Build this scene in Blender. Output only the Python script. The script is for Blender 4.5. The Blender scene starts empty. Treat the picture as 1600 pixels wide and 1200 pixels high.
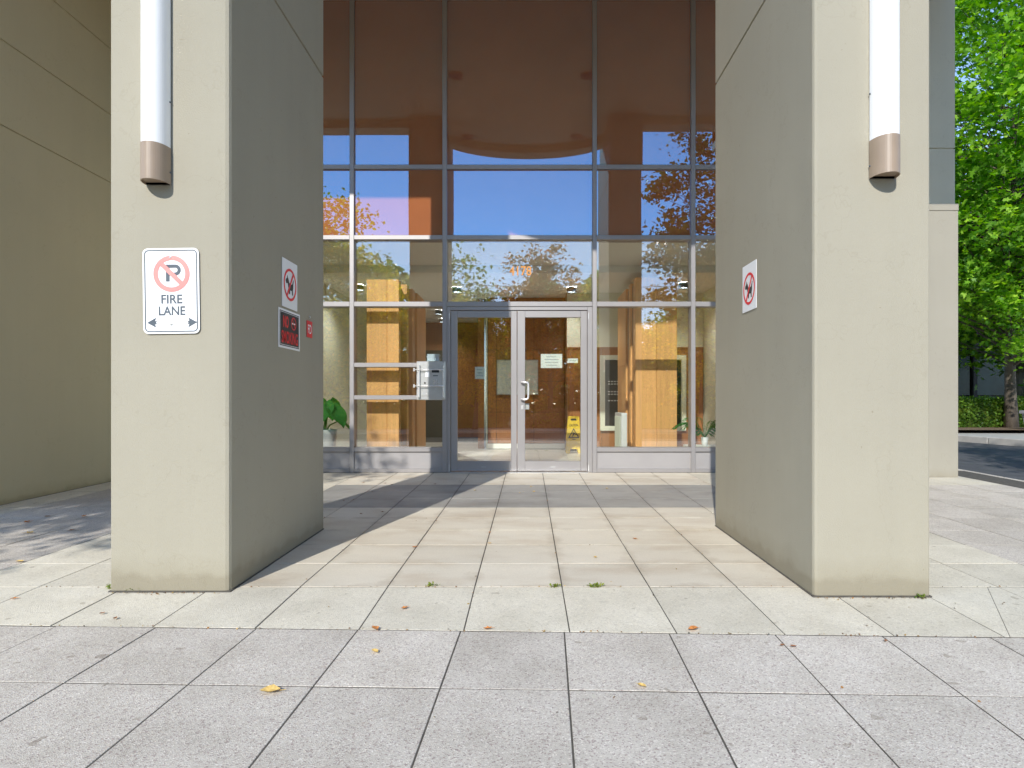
import bpy, bmesh, math, random
import numpy as np
from mathutils import Vector, Matrix

R = math.radians
scene = bpy.context.scene
COL = scene.collection

# ------------------------------------------------------------------ camera, sky, sun, exposure
CAM_H = 1.031
cam_data = bpy.data.cameras.new('camera')
cam = bpy.data.objects.new('camera', cam_data)
COL.objects.link(cam)
cam.location = (0, 0, CAM_H)
cam.rotation_euler = (R(90), 0, 0)
cam_data.sensor_width = 36
cam_data.lens = 36 * 950 / 1600
cam_data.shift_x = -26 / 1600
cam_data.shift_y = 30 / 1600
cam_data.clip_start = 0.05
cam_data.clip_end = 2000
scene.camera = cam

SUN_DIR = Vector((0.285, 1.0, -0.66)).normalized()          # the way the light travels
SUN_EL = math.asin(-SUN_DIR.z)
world = bpy.data.worlds.new('World')
scene.world = world
world.use_nodes = True
wn = world.node_tree
sky = wn.nodes.new('ShaderNodeTexSky')
sky.sky_type = 'NISHITA'
sky.sun_disc = False
sky.sun_elevation = SUN_EL
sky.sun_rotation = math.atan2(-SUN_DIR.x, -SUN_DIR.y)
sky.air_density = 0.7
sky.dust_density = 0.0
sky.ozone_density = 0.5
bg = wn.nodes['Background']
bg.inputs['Strength'].default_value = 0.15
wn.links.new(sky.outputs[0], bg.inputs['Color'])

sun_data = bpy.data.lights.new('sun', 'SUN')
sun_data.energy = 2.0
sun_data.angle = R(0.53)
sun_data.color = (1.0, 0.97, 0.92)
sun = bpy.data.objects.new('sun', sun_data)
sun.location = (-6, -20, 16)
sun.rotation_euler = SUN_DIR.to_track_quat('-Z', 'Y').to_euler()
COL.objects.link(sun)

scene.view_settings.view_transform = 'Standard'
scene.view_settings.look = 'None'
scene.view_settings.gamma = 1
scene.view_settings.exposure = 1.25
scene.render.engine = 'CYCLES'
scene.cycles.use_denoising = True
scene.cycles.max_bounces = 10
scene.cycles.diffuse_bounces = 5
scene.cycles.glossy_bounces = 5
scene.cycles.transmission_bounces = 6
scene.cycles.transparent_max_bounces = 20
scene.cycles.use_guiding = False
scene.cycles.caustics_reflective = True
scene.cycles.blur_glossy = 0.0
scene.cycles.sample_clamp_indirect = 10

SLOPE = 0.0194
YF = 7.746                   # plane of the glazed front
FZ = SLOPE * YF              # floor level at the glazed front


def floor_z(y):
    return SLOPE * y


def px(x, y, Y):
    """a point at depth Y metres whose place in the 1600-wide photograph is x, y"""
    return ((x - 826) * Y / 950, CAM_H + (630 - y) * Y / 950)


def px_floor(x, y):
    Y = CAM_H / ((y - 630) / 950 + SLOPE)
    return ((x - 826) * Y / 950, Y)


# ------------------------------------------------------------------ materials
def new_mat(name):
    m = bpy.data.materials.new(name)
    m.use_nodes = True
    nt = m.node_tree
    return m, nt, nt.nodes['Principled BSDF'], nt.nodes['Material Output']


def N(nt, kind, **kw):
    n = nt.nodes.new(kind)
    for k, v in kw.items():
        if k.startswith('i_'):
            n.inputs[k[2:].replace('_', ' ')].default_value = v
        else:
            setattr(n, k, v)
    return n


def L(nt, a, b):
    nt.links.new(a, b)


def c4(c):
    return (c[0], c[1], c[2], 1)


def mul(c, k):
    return tuple(min(1, v * k) for v in c)


def mix_col(nt, fac, a, b, blend='MIX'):
    n = nt.nodes.new('ShaderNodeMix')
    n.data_type = 'RGBA'
    n.blend_type = blend
    for sock, v in ((n.inputs[0], fac), (n.inputs[6], a), (n.inputs[7], b)):
        if hasattr(v, 'default_value') and not isinstance(v, (tuple, float, int)):
            nt.links.new(v, sock)
        else:
            sock.default_value = v
    return n.outputs[2]


def math_node(nt, op, a, b=None, clamp=False):
    n = nt.nodes.new('ShaderNodeMath')
    n.operation = op
    n.use_clamp = clamp
    for sock, v in ((n.inputs[0], a), (n.inputs[1], b)):
        if v is None:
            continue
        if isinstance(v, (float, int)):
            sock.default_value = v
        else:
            nt.links.new(v, sock)
    return n.outputs[0]


def ramp(nt, fac, stops):
    n = nt.nodes.new('ShaderNodeValToRGB')
    e = n.color_ramp.elements
    while len(e) < len(stops):
        e.new(0.5)
    for el, (p, c) in zip(e, stops):
        el.position = p
        el.color = c4(c) if len(c) == 3 else c
    nt.links.new(fac, n.inputs[0])
    return n.outputs[0]


def position(nt, scale=(1, 1, 1)):
    g = nt.nodes.new('ShaderNodeNewGeometry')
    m = nt.nodes.new('ShaderNodeMapping')
    m.inputs['Scale'].default_value = scale
    nt.links.new(g.outputs['Position'], m.inputs[0])
    return m.outputs[0]


def noise(nt, vec, scale, detail=4, rough=0.55):
    n = nt.nodes.new('ShaderNodeTexNoise')
    n.inputs['Scale'].default_value = scale
    n.inputs['Detail'].default_value = detail
    n.inputs['Roughness'].default_value = rough
    nt.links.new(vec, n.inputs['Vector'])
    return n.outputs['Fac']


def bump(nt, bsdf, height, strength=0.2, dist=0.01):
    b = nt.nodes.new('ShaderNodeBump')
    b.inputs['Strength'].default_value = strength
    b.inputs['Distance'].default_value = dist
    nt.links.new(height, b.inputs['Height'])
    nt.links.new(b.outputs[0], bsdf.inputs['Normal'])


def plain(name, col, rough=0.6, metal=0.0, var=0.08, scale=6, bstr=0.0, bscale=80, stretch=(1, 1, 1), spec=0.5, rand=0.0):
    m, nt, b, o = new_mat(name)
    v = position(nt, stretch)
    f = noise(nt, v, scale)
    c = ramp(nt, f, [(0.3, mul(col, 1 - var)), (0.7, mul(col, 1 + var))])
    if rand:
        oi = nt.nodes.new('ShaderNodeObjectInfo')
        k = math_node(nt, 'MULTIPLY_ADD', oi.outputs['Random'], rand)
        k.node.inputs[2].default_value = 1 - rand / 2
        hv = nt.nodes.new('ShaderNodeHueSaturation')
        nt.links.new(k, hv.inputs['Value'])
        nt.links.new(c, hv.inputs['Color'])
        c = hv.outputs[0]
    L(nt, c, b.inputs['Base Color'])
    b.inputs['Roughness'].default_value = rough
    b.inputs['Metallic'].default_value = metal
    b.inputs['Specular IOR Level'].default_value = spec
    if bstr:
        bump(nt, b, noise(nt, v, bscale, 3), bstr)
    return m


def stucco(name, col, streak=0.05):
    m, nt, b, o = new_mat(name)
    p = position(nt)
    big = noise(nt, p, 0.9, 3)
    st = noise(nt, position(nt, (5, 5, 0.35)), 1.6, 4)
    speck = noise(nt, p, 34, 2, 0.7)
    c1 = ramp(nt, big, [(0.3, mul(col, 0.955)), (0.7, mul(col, 1.035))])
    c2 = mix_col(nt, streak * 0.6, c1, ramp(nt, st, [(0.35, mul(col, 0.55)), (0.65, mul(col, 1.25))]))
    dots = ramp(nt, speck, [(0.74, (1, 1, 1)), (0.80, (0.72, 0.69, 0.62))])
    c3 = mix_col(nt, 0.8, c2, dots, 'MULTIPLY')
    # grime that splashes up from the paving
    g = nt.nodes.new('ShaderNodeNewGeometry')
    sep = nt.nodes.new('ShaderNodeSeparateXYZ')
    L(nt, g.outputs['Position'], sep.inputs[0])
    hgt = math_node(nt, 'SUBTRACT', sep.outputs['Z'], 0.07)
    hgt = math_node(nt, 'ADD', hgt, math_node(nt, 'MULTIPLY', noise(nt, p, 7, 4), -0.12))
    gr = ramp(nt, hgt, [(0.0, (0.62, 0.58, 0.50)), (0.035, (0.86, 0.84, 0.79)), (0.13, (1, 1, 1))])
    c4_ = mix_col(nt, 0.6, c3, gr, 'MULTIPLY')
    ridge = math_node(nt, 'ABSOLUTE', math_node(nt, 'SUBTRACT', noise(nt, p, 1.15, 5, 0.62), 0.5))
    hair = ramp(nt, ridge, [(0.0, (0.90, 0.89, 0.87)), (0.0022, (1, 1, 1))])
    c4_ = mix_col(nt, 0.55, c4_, hair, 'MULTIPLY')
    scuff = ramp(nt, noise(nt, position(nt, (1, 1, 2.2)), 11, 5, 0.7), [(0.68, (1, 1, 1)), (0.76, (0.88, 0.86, 0.82))])
    c4_ = mix_col(nt, 0.7, c4_, scuff, 'MULTIPLY')
    L(nt, c4_, b.inputs['Base Color'])
    b.inputs['Roughness'].default_value = 0.82
    b.inputs['Specular IOR Level'].default_value = 0.25
    h = math_node(nt, 'ADD', noise(nt, p, 160, 3), math_node(nt, 'MULTIPLY', noise(nt, p, 3.0, 3), 2.5))
    bump(nt, b, h, 0.30, 0.007)
    return m


def aggregate(name, col, light, dark, stain):
    """exposed aggregate concrete paver: pale and dark stones in a cement ground"""
    m, nt, b, o = new_mat(name)
    p = position(nt)
    vo = nt.nodes.new('ShaderNodeTexVoronoi')
    vo.inputs['Scale'].default_value = 230
    L(nt, p, vo.inputs['Vector'])
    sepc = nt.nodes.new('ShaderNodeSeparateColor')
    L(nt, vo.outputs['Color'], sepc.inputs[0])
    stones = ramp(nt, sepc.outputs[0], [(0.0, dark), (0.10, mul(dark, 1.5)), (0.2, col), (0.80, mul(col, 1.06)), (0.93, light), (1.0, mul(light, 1.15))])
    vo2 = nt.nodes.new('ShaderNodeTexVoronoi')
    vo2.inputs['Scale'].default_value = 75
    L(nt, p, vo2.inputs['Vector'])
    sepc2 = nt.nodes.new('ShaderNodeSeparateColor')
    L(nt, vo2.outputs['Color'], sepc2.inputs[0])
    big_st = ramp(nt, sepc2.outputs[1], [(0.0, (0.75, 0.74, 0.73)), (0.12, (1, 1, 1)), (0.9, (1, 1, 1)), (1.0, (1.14, 1.13, 1.1))])
    c = mix_col(nt, 0.8, stones, big_st, 'MULTIPLY')
    c = mix_col(nt, 0.40, c, c4(col))
    gum = ramp(nt, noise(nt, p, 15, 1, 0.4), [(0.745, (1, 1, 1)), (0.765, (0.66, 0.63, 0.60))])
    c = mix_col(nt, 0.8, c, gum, 'MULTIPLY')
    blot = ramp(nt, noise(nt, p, 3.2, 5, 0.6), [(0.32, (0.86, 0.85, 0.83)), (0.62, (1.05, 1.05, 1.05))])
    c = mix_col(nt, stain, c, blot, 'MULTIPLY')
    oi = nt.nodes.new('ShaderNodeObjectInfo')
    k = math_node(nt, 'MULTIPLY_ADD', oi.outputs['Random'], 0.15)
    k.node.inputs[2].default_value = 0.925
    hv = nt.nodes.new('ShaderNodeHueSaturation')
    L(nt, k, hv.inputs['Value'])
    L(nt, c, hv.inputs['Color'])
    L(nt, hv.outputs[0], b.inputs['Base Color'])
    b.inputs['Roughness'].default_value = 0.85
    b.inputs['Specular IOR Level'].default_value = 0.3
    bump(nt, b, vo.outputs['Distance'], 0.35, 0.004)
    return m


def smooth_tile(name, col, stain_col, amount):
    """smooth cast tile with dirt creeping in from its joints"""
    m, nt, b, o = new_mat(name)
    p = position(nt)
    tc = nt.nodes.new('ShaderNodeTexCoord')
    sep = nt.nodes.new('ShaderNodeSeparateXYZ')
    L(nt, tc.outputs['Generated'], sep.inputs[0])
    def edge(s):
        a = math_node(nt, 'SUBTRACT', s, 0.5)
        return math_node(nt, 'ABSOLUTE', a)
    e = math_node(nt, 'MAXIMUM', edge(sep.outputs[0]), edge(sep.outputs[1]))
    n1 = noise(nt, p, 4.0, 5, 0.6)
    e2 = math_node(nt, 'ADD', e, math_node(nt, 'MULTIPLY', math_node(nt, 'SUBTRACT', n1, 0.52), 0.7))
    dirt = ramp(nt, e2, [(0.40, (0, 0, 0)), (0.56, (1, 1, 1))])
    n2 = noise(nt, position(nt, (1, 2.5, 1)), 1.4, 5, 0.6)
    base = ramp(nt, n2, [(0.28, stain_col), (0.5, mul(col, 0.97)), (0.72, mul(col, 1.05))])
    c = mix_col(nt, math_node(nt, 'MULTIPLY', dirt, amount), base, c4(mul(stain_col, 0.8)))
    fine = ramp(nt, noise(nt, p, 120, 2), [(0.3, (0.93, 0.93, 0.93)), (0.7, (1.05, 1.05, 1.05))])
    c = mix_col(nt, 1.0, c, fine, 'MULTIPLY')
    oi = nt.nodes.new('ShaderNodeObjectInfo')
    k = math_node(nt, 'MULTIPLY_ADD', oi.outputs['Random'], 0.12)
    k.node.inputs[2].default_value = 0.93
    hv = nt.nodes.new('ShaderNodeHueSaturation')
    L(nt, k, hv.inputs['Value'])
    L(nt, c, hv.inputs['Color'])
    L(nt, hv.outputs[0], b.inputs['Base Color'])
    L(nt, ramp(nt, n1, [(0.3, (0.45,) * 3), (0.7, (0.7,) * 3)]), b.inputs['Roughness'])
    bump(nt, b, noise(nt, p, 90, 3), 0.08, 0.004)
    return m


def glass_mat(name, tint, f0):
    m, nt, b, o = new_mat(name)
    nt.nodes.remove(b)
    lw = nt.nodes.new('ShaderNodeLayerWeight')
    lw.inputs['Blend'].default_value = 0.5
    f5 = math_node(nt, 'POWER', lw.outputs['Facing'], 4.0)
    fac = math_node(nt, 'MULTIPLY_ADD', f5, 1 - f0)
    fac.node.inputs[2].default_value = f0
    t = N(nt, 'ShaderNodeBsdfTransparent')
    t.inputs[0].default_value = c4(tint)
    g = N(nt, 'ShaderNodeBsdfGlossy')
    g.inputs['Color'].default_value = (1, 1, 1, 1)
    g.inputs['Roughness'].default_value = 0.0
    # float glass is never dead flat
    wob = noise(nt, position(nt, (1, 1, 0.6)), 1.1, 1)
    bm = N(nt, 'ShaderNodeBump')
    bm.inputs['Strength'].default_value = 0.25
    bm.inputs['Distance'].default_value = 0.004
    L(nt, wob, bm.inputs['Height'])
    L(nt, bm.outputs[0], g.inputs['Normal'])
    mx = N(nt, 'ShaderNodeMixShader')
    L(nt, fac, mx.inputs[0])
    L(nt, t.outputs[0], mx.inputs[1])
    L(nt, g.outputs[0], mx.inputs[2])
    L(nt, mx.outputs[0], o.inputs['Surface'])
    return m


def spandrel_mat(name, col, f0, tint):
    m, nt, b, o = new_mat(name)
    nt.nodes.remove(b)
    d = N(nt, 'ShaderNodeBsdfDiffuse')
    p = position(nt)
    L(nt, ramp(nt, noise(nt, p, 1.3, 3), [(0.3, mul(col, 0.93)), (0.7, mul(col, 1.07))]), d.inputs['Color'])
    g = N(nt, 'ShaderNodeBsdfGlossy')
    g.inputs['Color'].default_value = c4(tint)
    g.inputs['Roughness'].default_value = 0.0
    bm = N(nt, 'ShaderNodeBump')
    bm.inputs['Strength'].default_value = 0.2
    bm.inputs['Distance'].default_value = 0.004
    L(nt, noise(nt, p, 1.0, 1), bm.inputs['Height'])
    L(nt, bm.outputs[0], g.inputs['Normal'])
    mx = N(nt, 'ShaderNodeMixShader')
    mx.inputs[0].default_value = f0
    L(nt, d.outputs[0], mx.inputs[1])
    L(nt, g.outputs[0], mx.inputs[2])
    L(nt, mx.outputs[0], o.inputs['Surface'])
    return m


def wood_mat(name, col):
    m, nt, b, o = new_mat(name)
    p = position(nt, (9, 9, 0.55))
    n1 = noise(nt, p, 3.2, 6, 0.62)
    n2 = noise(nt, position(nt, (60, 60, 2.0)), 2.0, 2)
    c = ramp(nt, n1, [(0.3, mul(col, 0.86)), (0.5, col), (0.72, mul(col, 1.1))])
    c = mix_col(nt, 0.14, c, ramp(nt, n2, [(0.35, mul(col, 0.6)), (0.6, mul(col, 1.1))]))
    oi = nt.nodes.new('ShaderNodeObjectInfo')
    k = math_node(nt, 'MULTIPLY_ADD', oi.outputs['Random'], 0.16)
    k.node.inputs[2].default_value = 0.92
    hv = nt.nodes.new('ShaderNodeHueSaturation')
    L(nt, k, hv.inputs['Value'])
    L(nt, c, hv.inputs['Color'])
    L(nt, hv.outputs[0], b.inputs['Base Color'])
    b.inputs['Roughness'].default_value = 0.38
    return m


def leaf_mat(name, cols, trans=0.35):
    """cols: ramp colours drawn at random for each leaf"""
    m, nt, b, o = new_mat(name)
    g = nt.nodes.new('ShaderNodeNewGeometry')
    n = len(cols)
    c = ramp(nt, g.outputs['Random Per Island'], [((i + 0.5) / n, cc) for i, cc in enumerate(cols)])
    tone = ramp(nt, noise(nt, position(nt), 1.1, 2), [(0.36, (0.52, 0.60, 0.55)), (0.5, (0.95, 0.95, 0.95)), (0.66, (1.22, 1.12, 0.9))])
    c = mix_col(nt, 1.0, c, tone, 'MULTIPLY')
    L(nt, c, b.inputs['Base Color'])
    b.inputs['Roughness'].default_value = 0.45
    b.inputs['Specular IOR Level'].default_value = 0.35
    t = N(nt, 'ShaderNodeBsdfTranslucent')
    hs = nt.nodes.new('ShaderNodeHueSaturation')
    hs.inputs['Saturation'].default_value = 1.15
    hs.inputs['Value'].default_value = 2.6
    L(nt, c, hs.inputs['Color'])
    L(nt, hs.outputs[0], t.inputs['Color'])
    mx = N(nt, 'ShaderNodeMixShader')
    mx.inputs[0].default_value = trans
    L(nt, b.outputs[0], mx.inputs[1])
    L(nt, t.outputs[0], mx.inputs[2])
    L(nt, mx.outputs[0], o.inputs['Surface'])
    return m


def emit_mat(name, col, strength):
    m, nt, b, o = new_mat(name)
    b.inputs['Base Color'].default_value = c4(col)
    b.inputs['Emission Color'].default_value = c4(col)
    b.inputs['Emission Strength'].default_value = strength
    return m


M = {}
M['stucco'] = stucco('pale_grey_green_stucco', (0.375, 0.345, 0.268))
M['stucco_wall'] = stucco('wall_stucco', (0.58, 0.51, 0.33))
M['stucco_tan'] = stucco('tan_stucco', (0.365, 0.338, 0.275))
M['stucco_grey'] = stucco('grey_panel_stucco', (0.70, 0.63, 0.47))
M['soffit'] = plain('soffit_paint', (0.62, 0.45, 0.30), 0.85, var=0.04, scale=1.5)
M['agg_beige'] = aggregate('beige_aggregate', (0.63, 0.58, 0.465), (0.74, 0.69, 0.59), (0.38, 0.34, 0.28), 0.8)
M['agg_grey'] = aggregate('grey_aggregate', (0.54, 0.495, 0.425), (0.74, 0.69, 0.61), (0.20, 0.14, 0.135), 0.9)
M['tile_beige'] = smooth_tile('beige_tile', (0.68, 0.615, 0.495), (0.56, 0.47, 0.35), 0.55)
M['tile_dark'] = smooth_tile('charcoal_tile', (0.34, 0.32, 0.285), (0.245, 0.228, 0.20), 0.35)
M['joint'] = plain('joint_sand', (0.085, 0.075, 0.06), 0.95, var=0.3, scale=30)
M['asphalt'] = plain('asphalt', (0.075, 0.075, 0.078), 0.9, var=0.2, scale=3, bstr=0.4, bscale=200)
M['concrete'] = plain('concrete', (0.42, 0.40, 0.37), 0.85, var=0.12, scale=4, bstr=0.2)
M['concrete_planter'] = plain('planter_concrete', (0.42, 0.41, 0.44), 0.8, var=0.1, scale=6)
M['mulch'] = plain('bark_mulch', (0.16, 0.105, 0.065), 0.95, var=0.5, scale=22, bstr=0.6)
M['earth'] = plain('ground_earth', (0.11, 0.12, 0.06), 0.95, var=0.4, scale=1.5)
M['alu'] = plain('anodised_aluminium', (0.345, 0.325, 0.315), 0.42, metal=0.4, spec=0.3, var=0.03, scale=3)
M['base_panel'] = plain('base_panel_paint', (0.34, 0.32, 0.31), 0.5, metal=0.1, var=0.05, scale=3)
M['steel'] = plain('stainless_steel', (0.62, 0.62, 0.60), 0.34, metal=0.7, var=0.05, scale=20)
M['chrome'] = plain('polished_pull', (0.82, 0.80, 0.78), 0.25, metal=0.5, var=0.02)
M['black_rubber'] = plain('black_gasket', (0.02, 0.02, 0.022), 0.6)
M['glass'] = glass_mat('clear_glass', (0.97, 0.985, 0.96), 0.15)
M['spandrel'] = spandrel_mat('spandrel_glass', (0.43, 0.145, 0.055), 0.33, (0.27, 0.64, 0.92))
M['wood'] = wood_mat('oak_veneer', (0.88, 0.47, 0.18))
M['wood_dark'] = wood_mat('brown_veneer', (0.36, 0.155, 0.055))
M['lobby_paint'] = plain('lobby_paint', (0.72, 0.74, 0.62), 0.8, var=0.03, scale=1)
M['lobby_white'] = plain('lobby_ceiling_paint', (0.86, 0.87, 0.82), 0.85, var=0.02, scale=1)
M['lobby_dark'] = plain('doorway_shade', (0.06, 0.055, 0.035), 0.7)
M['lobby_stone'] = plain('lobby_floor_stone', (0.58, 0.57, 0.54), 0.3, var=0.12, scale=2)
M['white'] = plain('white_enamel', (0.84, 0.84, 0.83), 0.45, var=0.015)
M['lamp_white'] = plain('opal_acrylic', (0.93, 0.93, 0.92), 0.30, var=0.01)
M['lamp_cap'] = plain('tan_lamp_cap', (0.33, 0.25, 0.18), 0.42, var=0.06, scale=9)
M['sign_white'] = plain('reflective_sign_white', (0.90, 0.90, 0.90), 0.4, var=0.015)
M['sign_red_faded'] = plain('faded_red_print', (0.85, 0.29, 0.26), 0.5, var=0.10, scale=7)
M['sign_grey'] = plain('slate_print', (0.085, 0.105, 0.125), 0.5, var=0.12, scale=20)
M['sign_red'] = plain('red_print', (0.82, 0.035, 0.04), 0.45)
M['sign_black'] = plain('black_print', (0.022, 0.022, 0.024), 0.35)
M['dog_black'] = plain('dog_print', (0.035, 0.035, 0.03), 0.5)
M['gold'] = plain('amber_number', (0.62, 0.26, 0.05), 0.5)
M['yellow'] = plain('yellow_plastic', (0.80, 0.56, 0.03), 0.4, var=0.03)
M['paper'] = plain('printed_paper', (0.72, 0.74, 0.70), 0.8, var=0.05, scale=14)
M['paper_blue'] = plain('blue_white_boxes', (0.60, 0.72, 0.84), 0.6)
M['notice'] = plain('notice_board_face', (0.56, 0.60, 0.56), 0.45, var=0.08, scale=6)
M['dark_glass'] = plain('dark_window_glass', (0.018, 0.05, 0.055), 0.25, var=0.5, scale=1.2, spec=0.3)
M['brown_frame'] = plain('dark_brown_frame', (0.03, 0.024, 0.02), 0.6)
M['bark'] = plain('tree_bark', (0.13, 0.105, 0.08), 0.95, var=0.35, scale=9, bstr=0.6, bscale=30, stretch=(1, 1, 0.3))
M['pole'] = plain('weathered_pole', (0.20, 0.17, 0.14), 0.9, var=0.2)
M['cable'] = plain('black_cable', (0.015, 0.015, 0.015), 0.6)
M['leaf_maple'] = leaf_mat('maple_leaf', [(0.10, 0.26, 0.02), (0.17, 0.36, 0.025), (0.24, 0.45, 0.035), (0.34, 0.54, 0.07), (0.10, 0.24, 0.02)], 0.3)
M['leaf_yellow'] = leaf_mat('yellow_green_leaf', [(0.13, 0.17, 0.02), (0.25, 0.26, 0.025), (0.36, 0.32, 0.03), (0.16, 0.20, 0.03), (0.40, 0.29, 0.03)], 0.7)
M['leaf_bronze'] = leaf_mat('bronze_leaf', [(0.11, 0.08, 0.02), (0.20, 0.13, 0.025), (0.30, 0.17, 0.03), (0.13, 0.12, 0.03), (0.24, 0.11, 0.03)], 0.25)
M['leaf_rust'] = leaf_mat('rust_leaf', [(0.28, 0.10, 0.02), (0.34, 0.17, 0.02), (0.16, 0.09, 0.02), (0.22, 0.14, 0.03)], 0.55)
M['leaf_green'] = leaf_mat('green_leaf', [(0.05, 0.11, 0.015), (0.09, 0.16, 0.02), (0.16, 0.22, 0.03), (0.08, 0.14, 0.02)], 0.62)
M['leaf_hedge'] = leaf_mat('hedge_leaf', [(0.06, 0.13, 0.015), (0.10, 0.20, 0.025), (0.17, 0.28, 0.04), (0.08, 0.16, 0.02)], 0.25)
M['leaf_dry'] = leaf_mat('dry_grass_leaf', [(0.25, 0.19, 0.09), (0.16, 0.13, 0.06), (0.33, 0.25, 0.12)], 0.2)
M['leaf_house'] = leaf_mat('house_plant_leaf', [(0.035, 0.16, 0.04), (0.05, 0.22, 0.05), (0.06, 0.26, 0.06)], 0.3)
M['stem'] = plain('plant_stem', (0.16, 0.30, 0.08), 0.5)
M['weed'] = leaf_mat('weed_leaf', [(0.20, 0.26, 0.04), (0.28, 0.30, 0.06), (0.12, 0.19, 0.03)], 0.3)
M['fall_orange'] = plain('orange_dead_leaf', (0.52, 0.20, 0.05), 0.7, var=0.4, scale=60)
M['fall_brown'] = plain('brown_dead_leaf', (0.28, 0.12, 0.05), 0.8, var=0.4, scale=60)
M['fall_yellow'] = plain('yellow_dead_leaf', (0.62, 0.42, 0.13), 0.7, var=0.3, scale=60)


# ------------------------------------------------------------------ builders
def link(name, mesh, mat, loc=(0, 0, 0), parent=None, rot=None):
    o = bpy.data.objects.new(name, mesh)
    COL.objects.link(o)
    o.location = loc
    if rot is not None:
        o.rotation_euler = rot
    if mat is not None and mesh is not None and not mesh.materials:
        mesh.materials.append(M[mat] if isinstance(mat, str) else mat)
    if parent is not None:
        o.parent = parent
    return o


ORIGIN = {}


def empty(name, loc=(0, 0, 0), rotz=0.0, parent=None):
    o = bpy.data.objects.new(name, None)
    o.empty_display_size = 0.2
    COL.objects.link(o)
    base = ORIGIN.get(parent.name, Vector((0, 0, 0))) if parent is not None else Vector((0, 0, 0))
    o.location = Vector(loc) - base
    o.rotation_euler = (0, 0, rotz)
    o.parent = parent
    ORIGIN[o.name] = Vector(loc)
    return o


def tag(o, label=None, cat=None, group=None, kind=None):
    if label:
        o['label'] = label
    if cat:
        o['category'] = cat
    if group:
        o['group'] = group
    if kind:
        o['kind'] = kind
    return o


def attach(o, parent):
    """o was placed in world coordinates; parent is an unrotated Empty or a mesh placed with put()"""
    if parent is not None:
        o.parent = parent
        o.location = Vector(o.location) - ORIGIN[parent.name]
    return o


def mesh_from(name, verts, faces, smooth=False):
    me = bpy.data.meshes.new(name)
    me.from_pydata([tuple(v) for v in verts], [], [tuple(f) for f in faces])
    me.validate()
    me.update()
    if smooth:
        me.polygons.foreach_set('use_smooth', [True] * len(me.polygons))
    return me


def put(name, me, mat, loc, parent=None, rot=None):
    """world placement, then attach; remembers the world origin for sub-parts"""
    o = link(name, me, mat, loc, None, rot)
    ORIGIN[o.name] = Vector(loc)
    return attach(o, parent)


def box_mesh(w, d, h, bev=0.0, seg=1):
    bm = bmesh.new()
    bmesh.ops.create_cube(bm, size=1)
    for v in bm.verts:
        v.co = Vector((v.co.x * w, v.co.y * d, v.co.z * h))
    if bev:
        bmesh.ops.bevel(bm, geom=list(bm.edges), offset=bev, segments=seg, affect='EDGES', profile=0.5)
    me = bpy.data.meshes.new('box')
    bm.to_mesh(me)
    bm.free()
    return me


def box(name, x0, x1, y0, y1, z0, z1, mat, parent=None, bev=0.0, seg=1):
    me = box_mesh(x1 - x0, y1 - y0, z1 - z0, bev, seg)
    return put(name, me, mat, ((x0 + x1) / 2, (y0 + y1) / 2, (z0 + z1) / 2), parent)


def prism_levels(poly, levels):
    """poly: list of (x, y) counter-clockwise; levels: list of (z, inset) rings joined up"""
    cx = sum(p[0] for p in poly) / len(poly)
    cy = sum(p[1] for p in poly) / len(poly)
    n = len(poly)
    V, F = [], []
    for z, ins in levels:
        for x, y in poly:
            sx = (1 if x > cx else -1) * ins
            sy = (1 if y > cy else -1) * ins
            V.append((x - sx, y - sy, z))
    for k in range(len(levels) - 1):
        for i in range(n):
            a, b_ = k * n + i, k * n + (i + 1) % n
            F.append((a, b_, b_ + n, a + n))
    F.append(tuple(reversed(range(n))))
    F.append(tuple(range((len(levels) - 1) * n, len(levels) * n)))
    return V, F


def tube_pts(path, radii, sides=8, cap=True):
    V, F = [], []
    path = [Vector(p) for p in path]
    for i, p in enumerate(path):
        t = (path[min(i + 1, len(path) - 1)] - path[max(i - 1, 0)])
        if t.length < 1e-9:
            t = Vector((0, 0, 1))
        t.normalize()
        a = t.orthogonal().normalized() if i == 0 else (u - t * u.dot(t)).normalized()
        u = a
        w = t.cross(u)
        for s in range(sides):
            th = 2 * math.pi * s / sides
            V.append(p + (u * math.cos(th) + w * math.sin(th)) * radii[i])
    for i in range(len(path) - 1):
        for s in range(sides):
            a, b_ = i * sides + s, i * sides + (s + 1) % sides
            F.append((a, b_, b_ + sides, a + sides))
    if cap:
        F.append(tuple(reversed(range(sides))))
        F.append(tuple(range((len(path) - 1) * sides, len(path) * sides)))
    return V, F


def join(parts):
    V, F = [], []
    for v, f in parts:
        k = len(V)
        V += [tuple(p) for p in v]
        F += [tuple(i + k for i in q) for q in f]
    return V, F


def lathe(profile, sides=20):
    V, F = [], []
    for r, z in profile:
        for s in range(sides):
            th = 2 * math.pi * s / sides
            V.append((r * math.cos(th), r * math.sin(th), z))
    for i in range(len(profile) - 1):
        for s in range(sides):
            a, b_ = i * sides + s, i * sides + (s + 1) % sides
            F.append((a, b_, b_ + sides, a + sides))
    F.append(tuple(reversed(range(sides))))
    F.append(tuple(range((len(profile) - 1) * sides, len(profile) * sides)))
    return V, F


def flat(poly, y, thick=0.0006):
    """a printed shape in a sign's own plane (x right, z up, front towards -y), as thin as its ink"""
    n = len(poly)
    V = [(x, y, z) for x, z in poly] + [(x, y + thick, z) for x, z in poly]
    F = [tuple(range(n)), tuple(reversed(range(n, 2 * n)))]
    for i in range(n):
        F.append((i, n + i, n + (i + 1) % n, (i + 1) % n))
    return V, F


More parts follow.
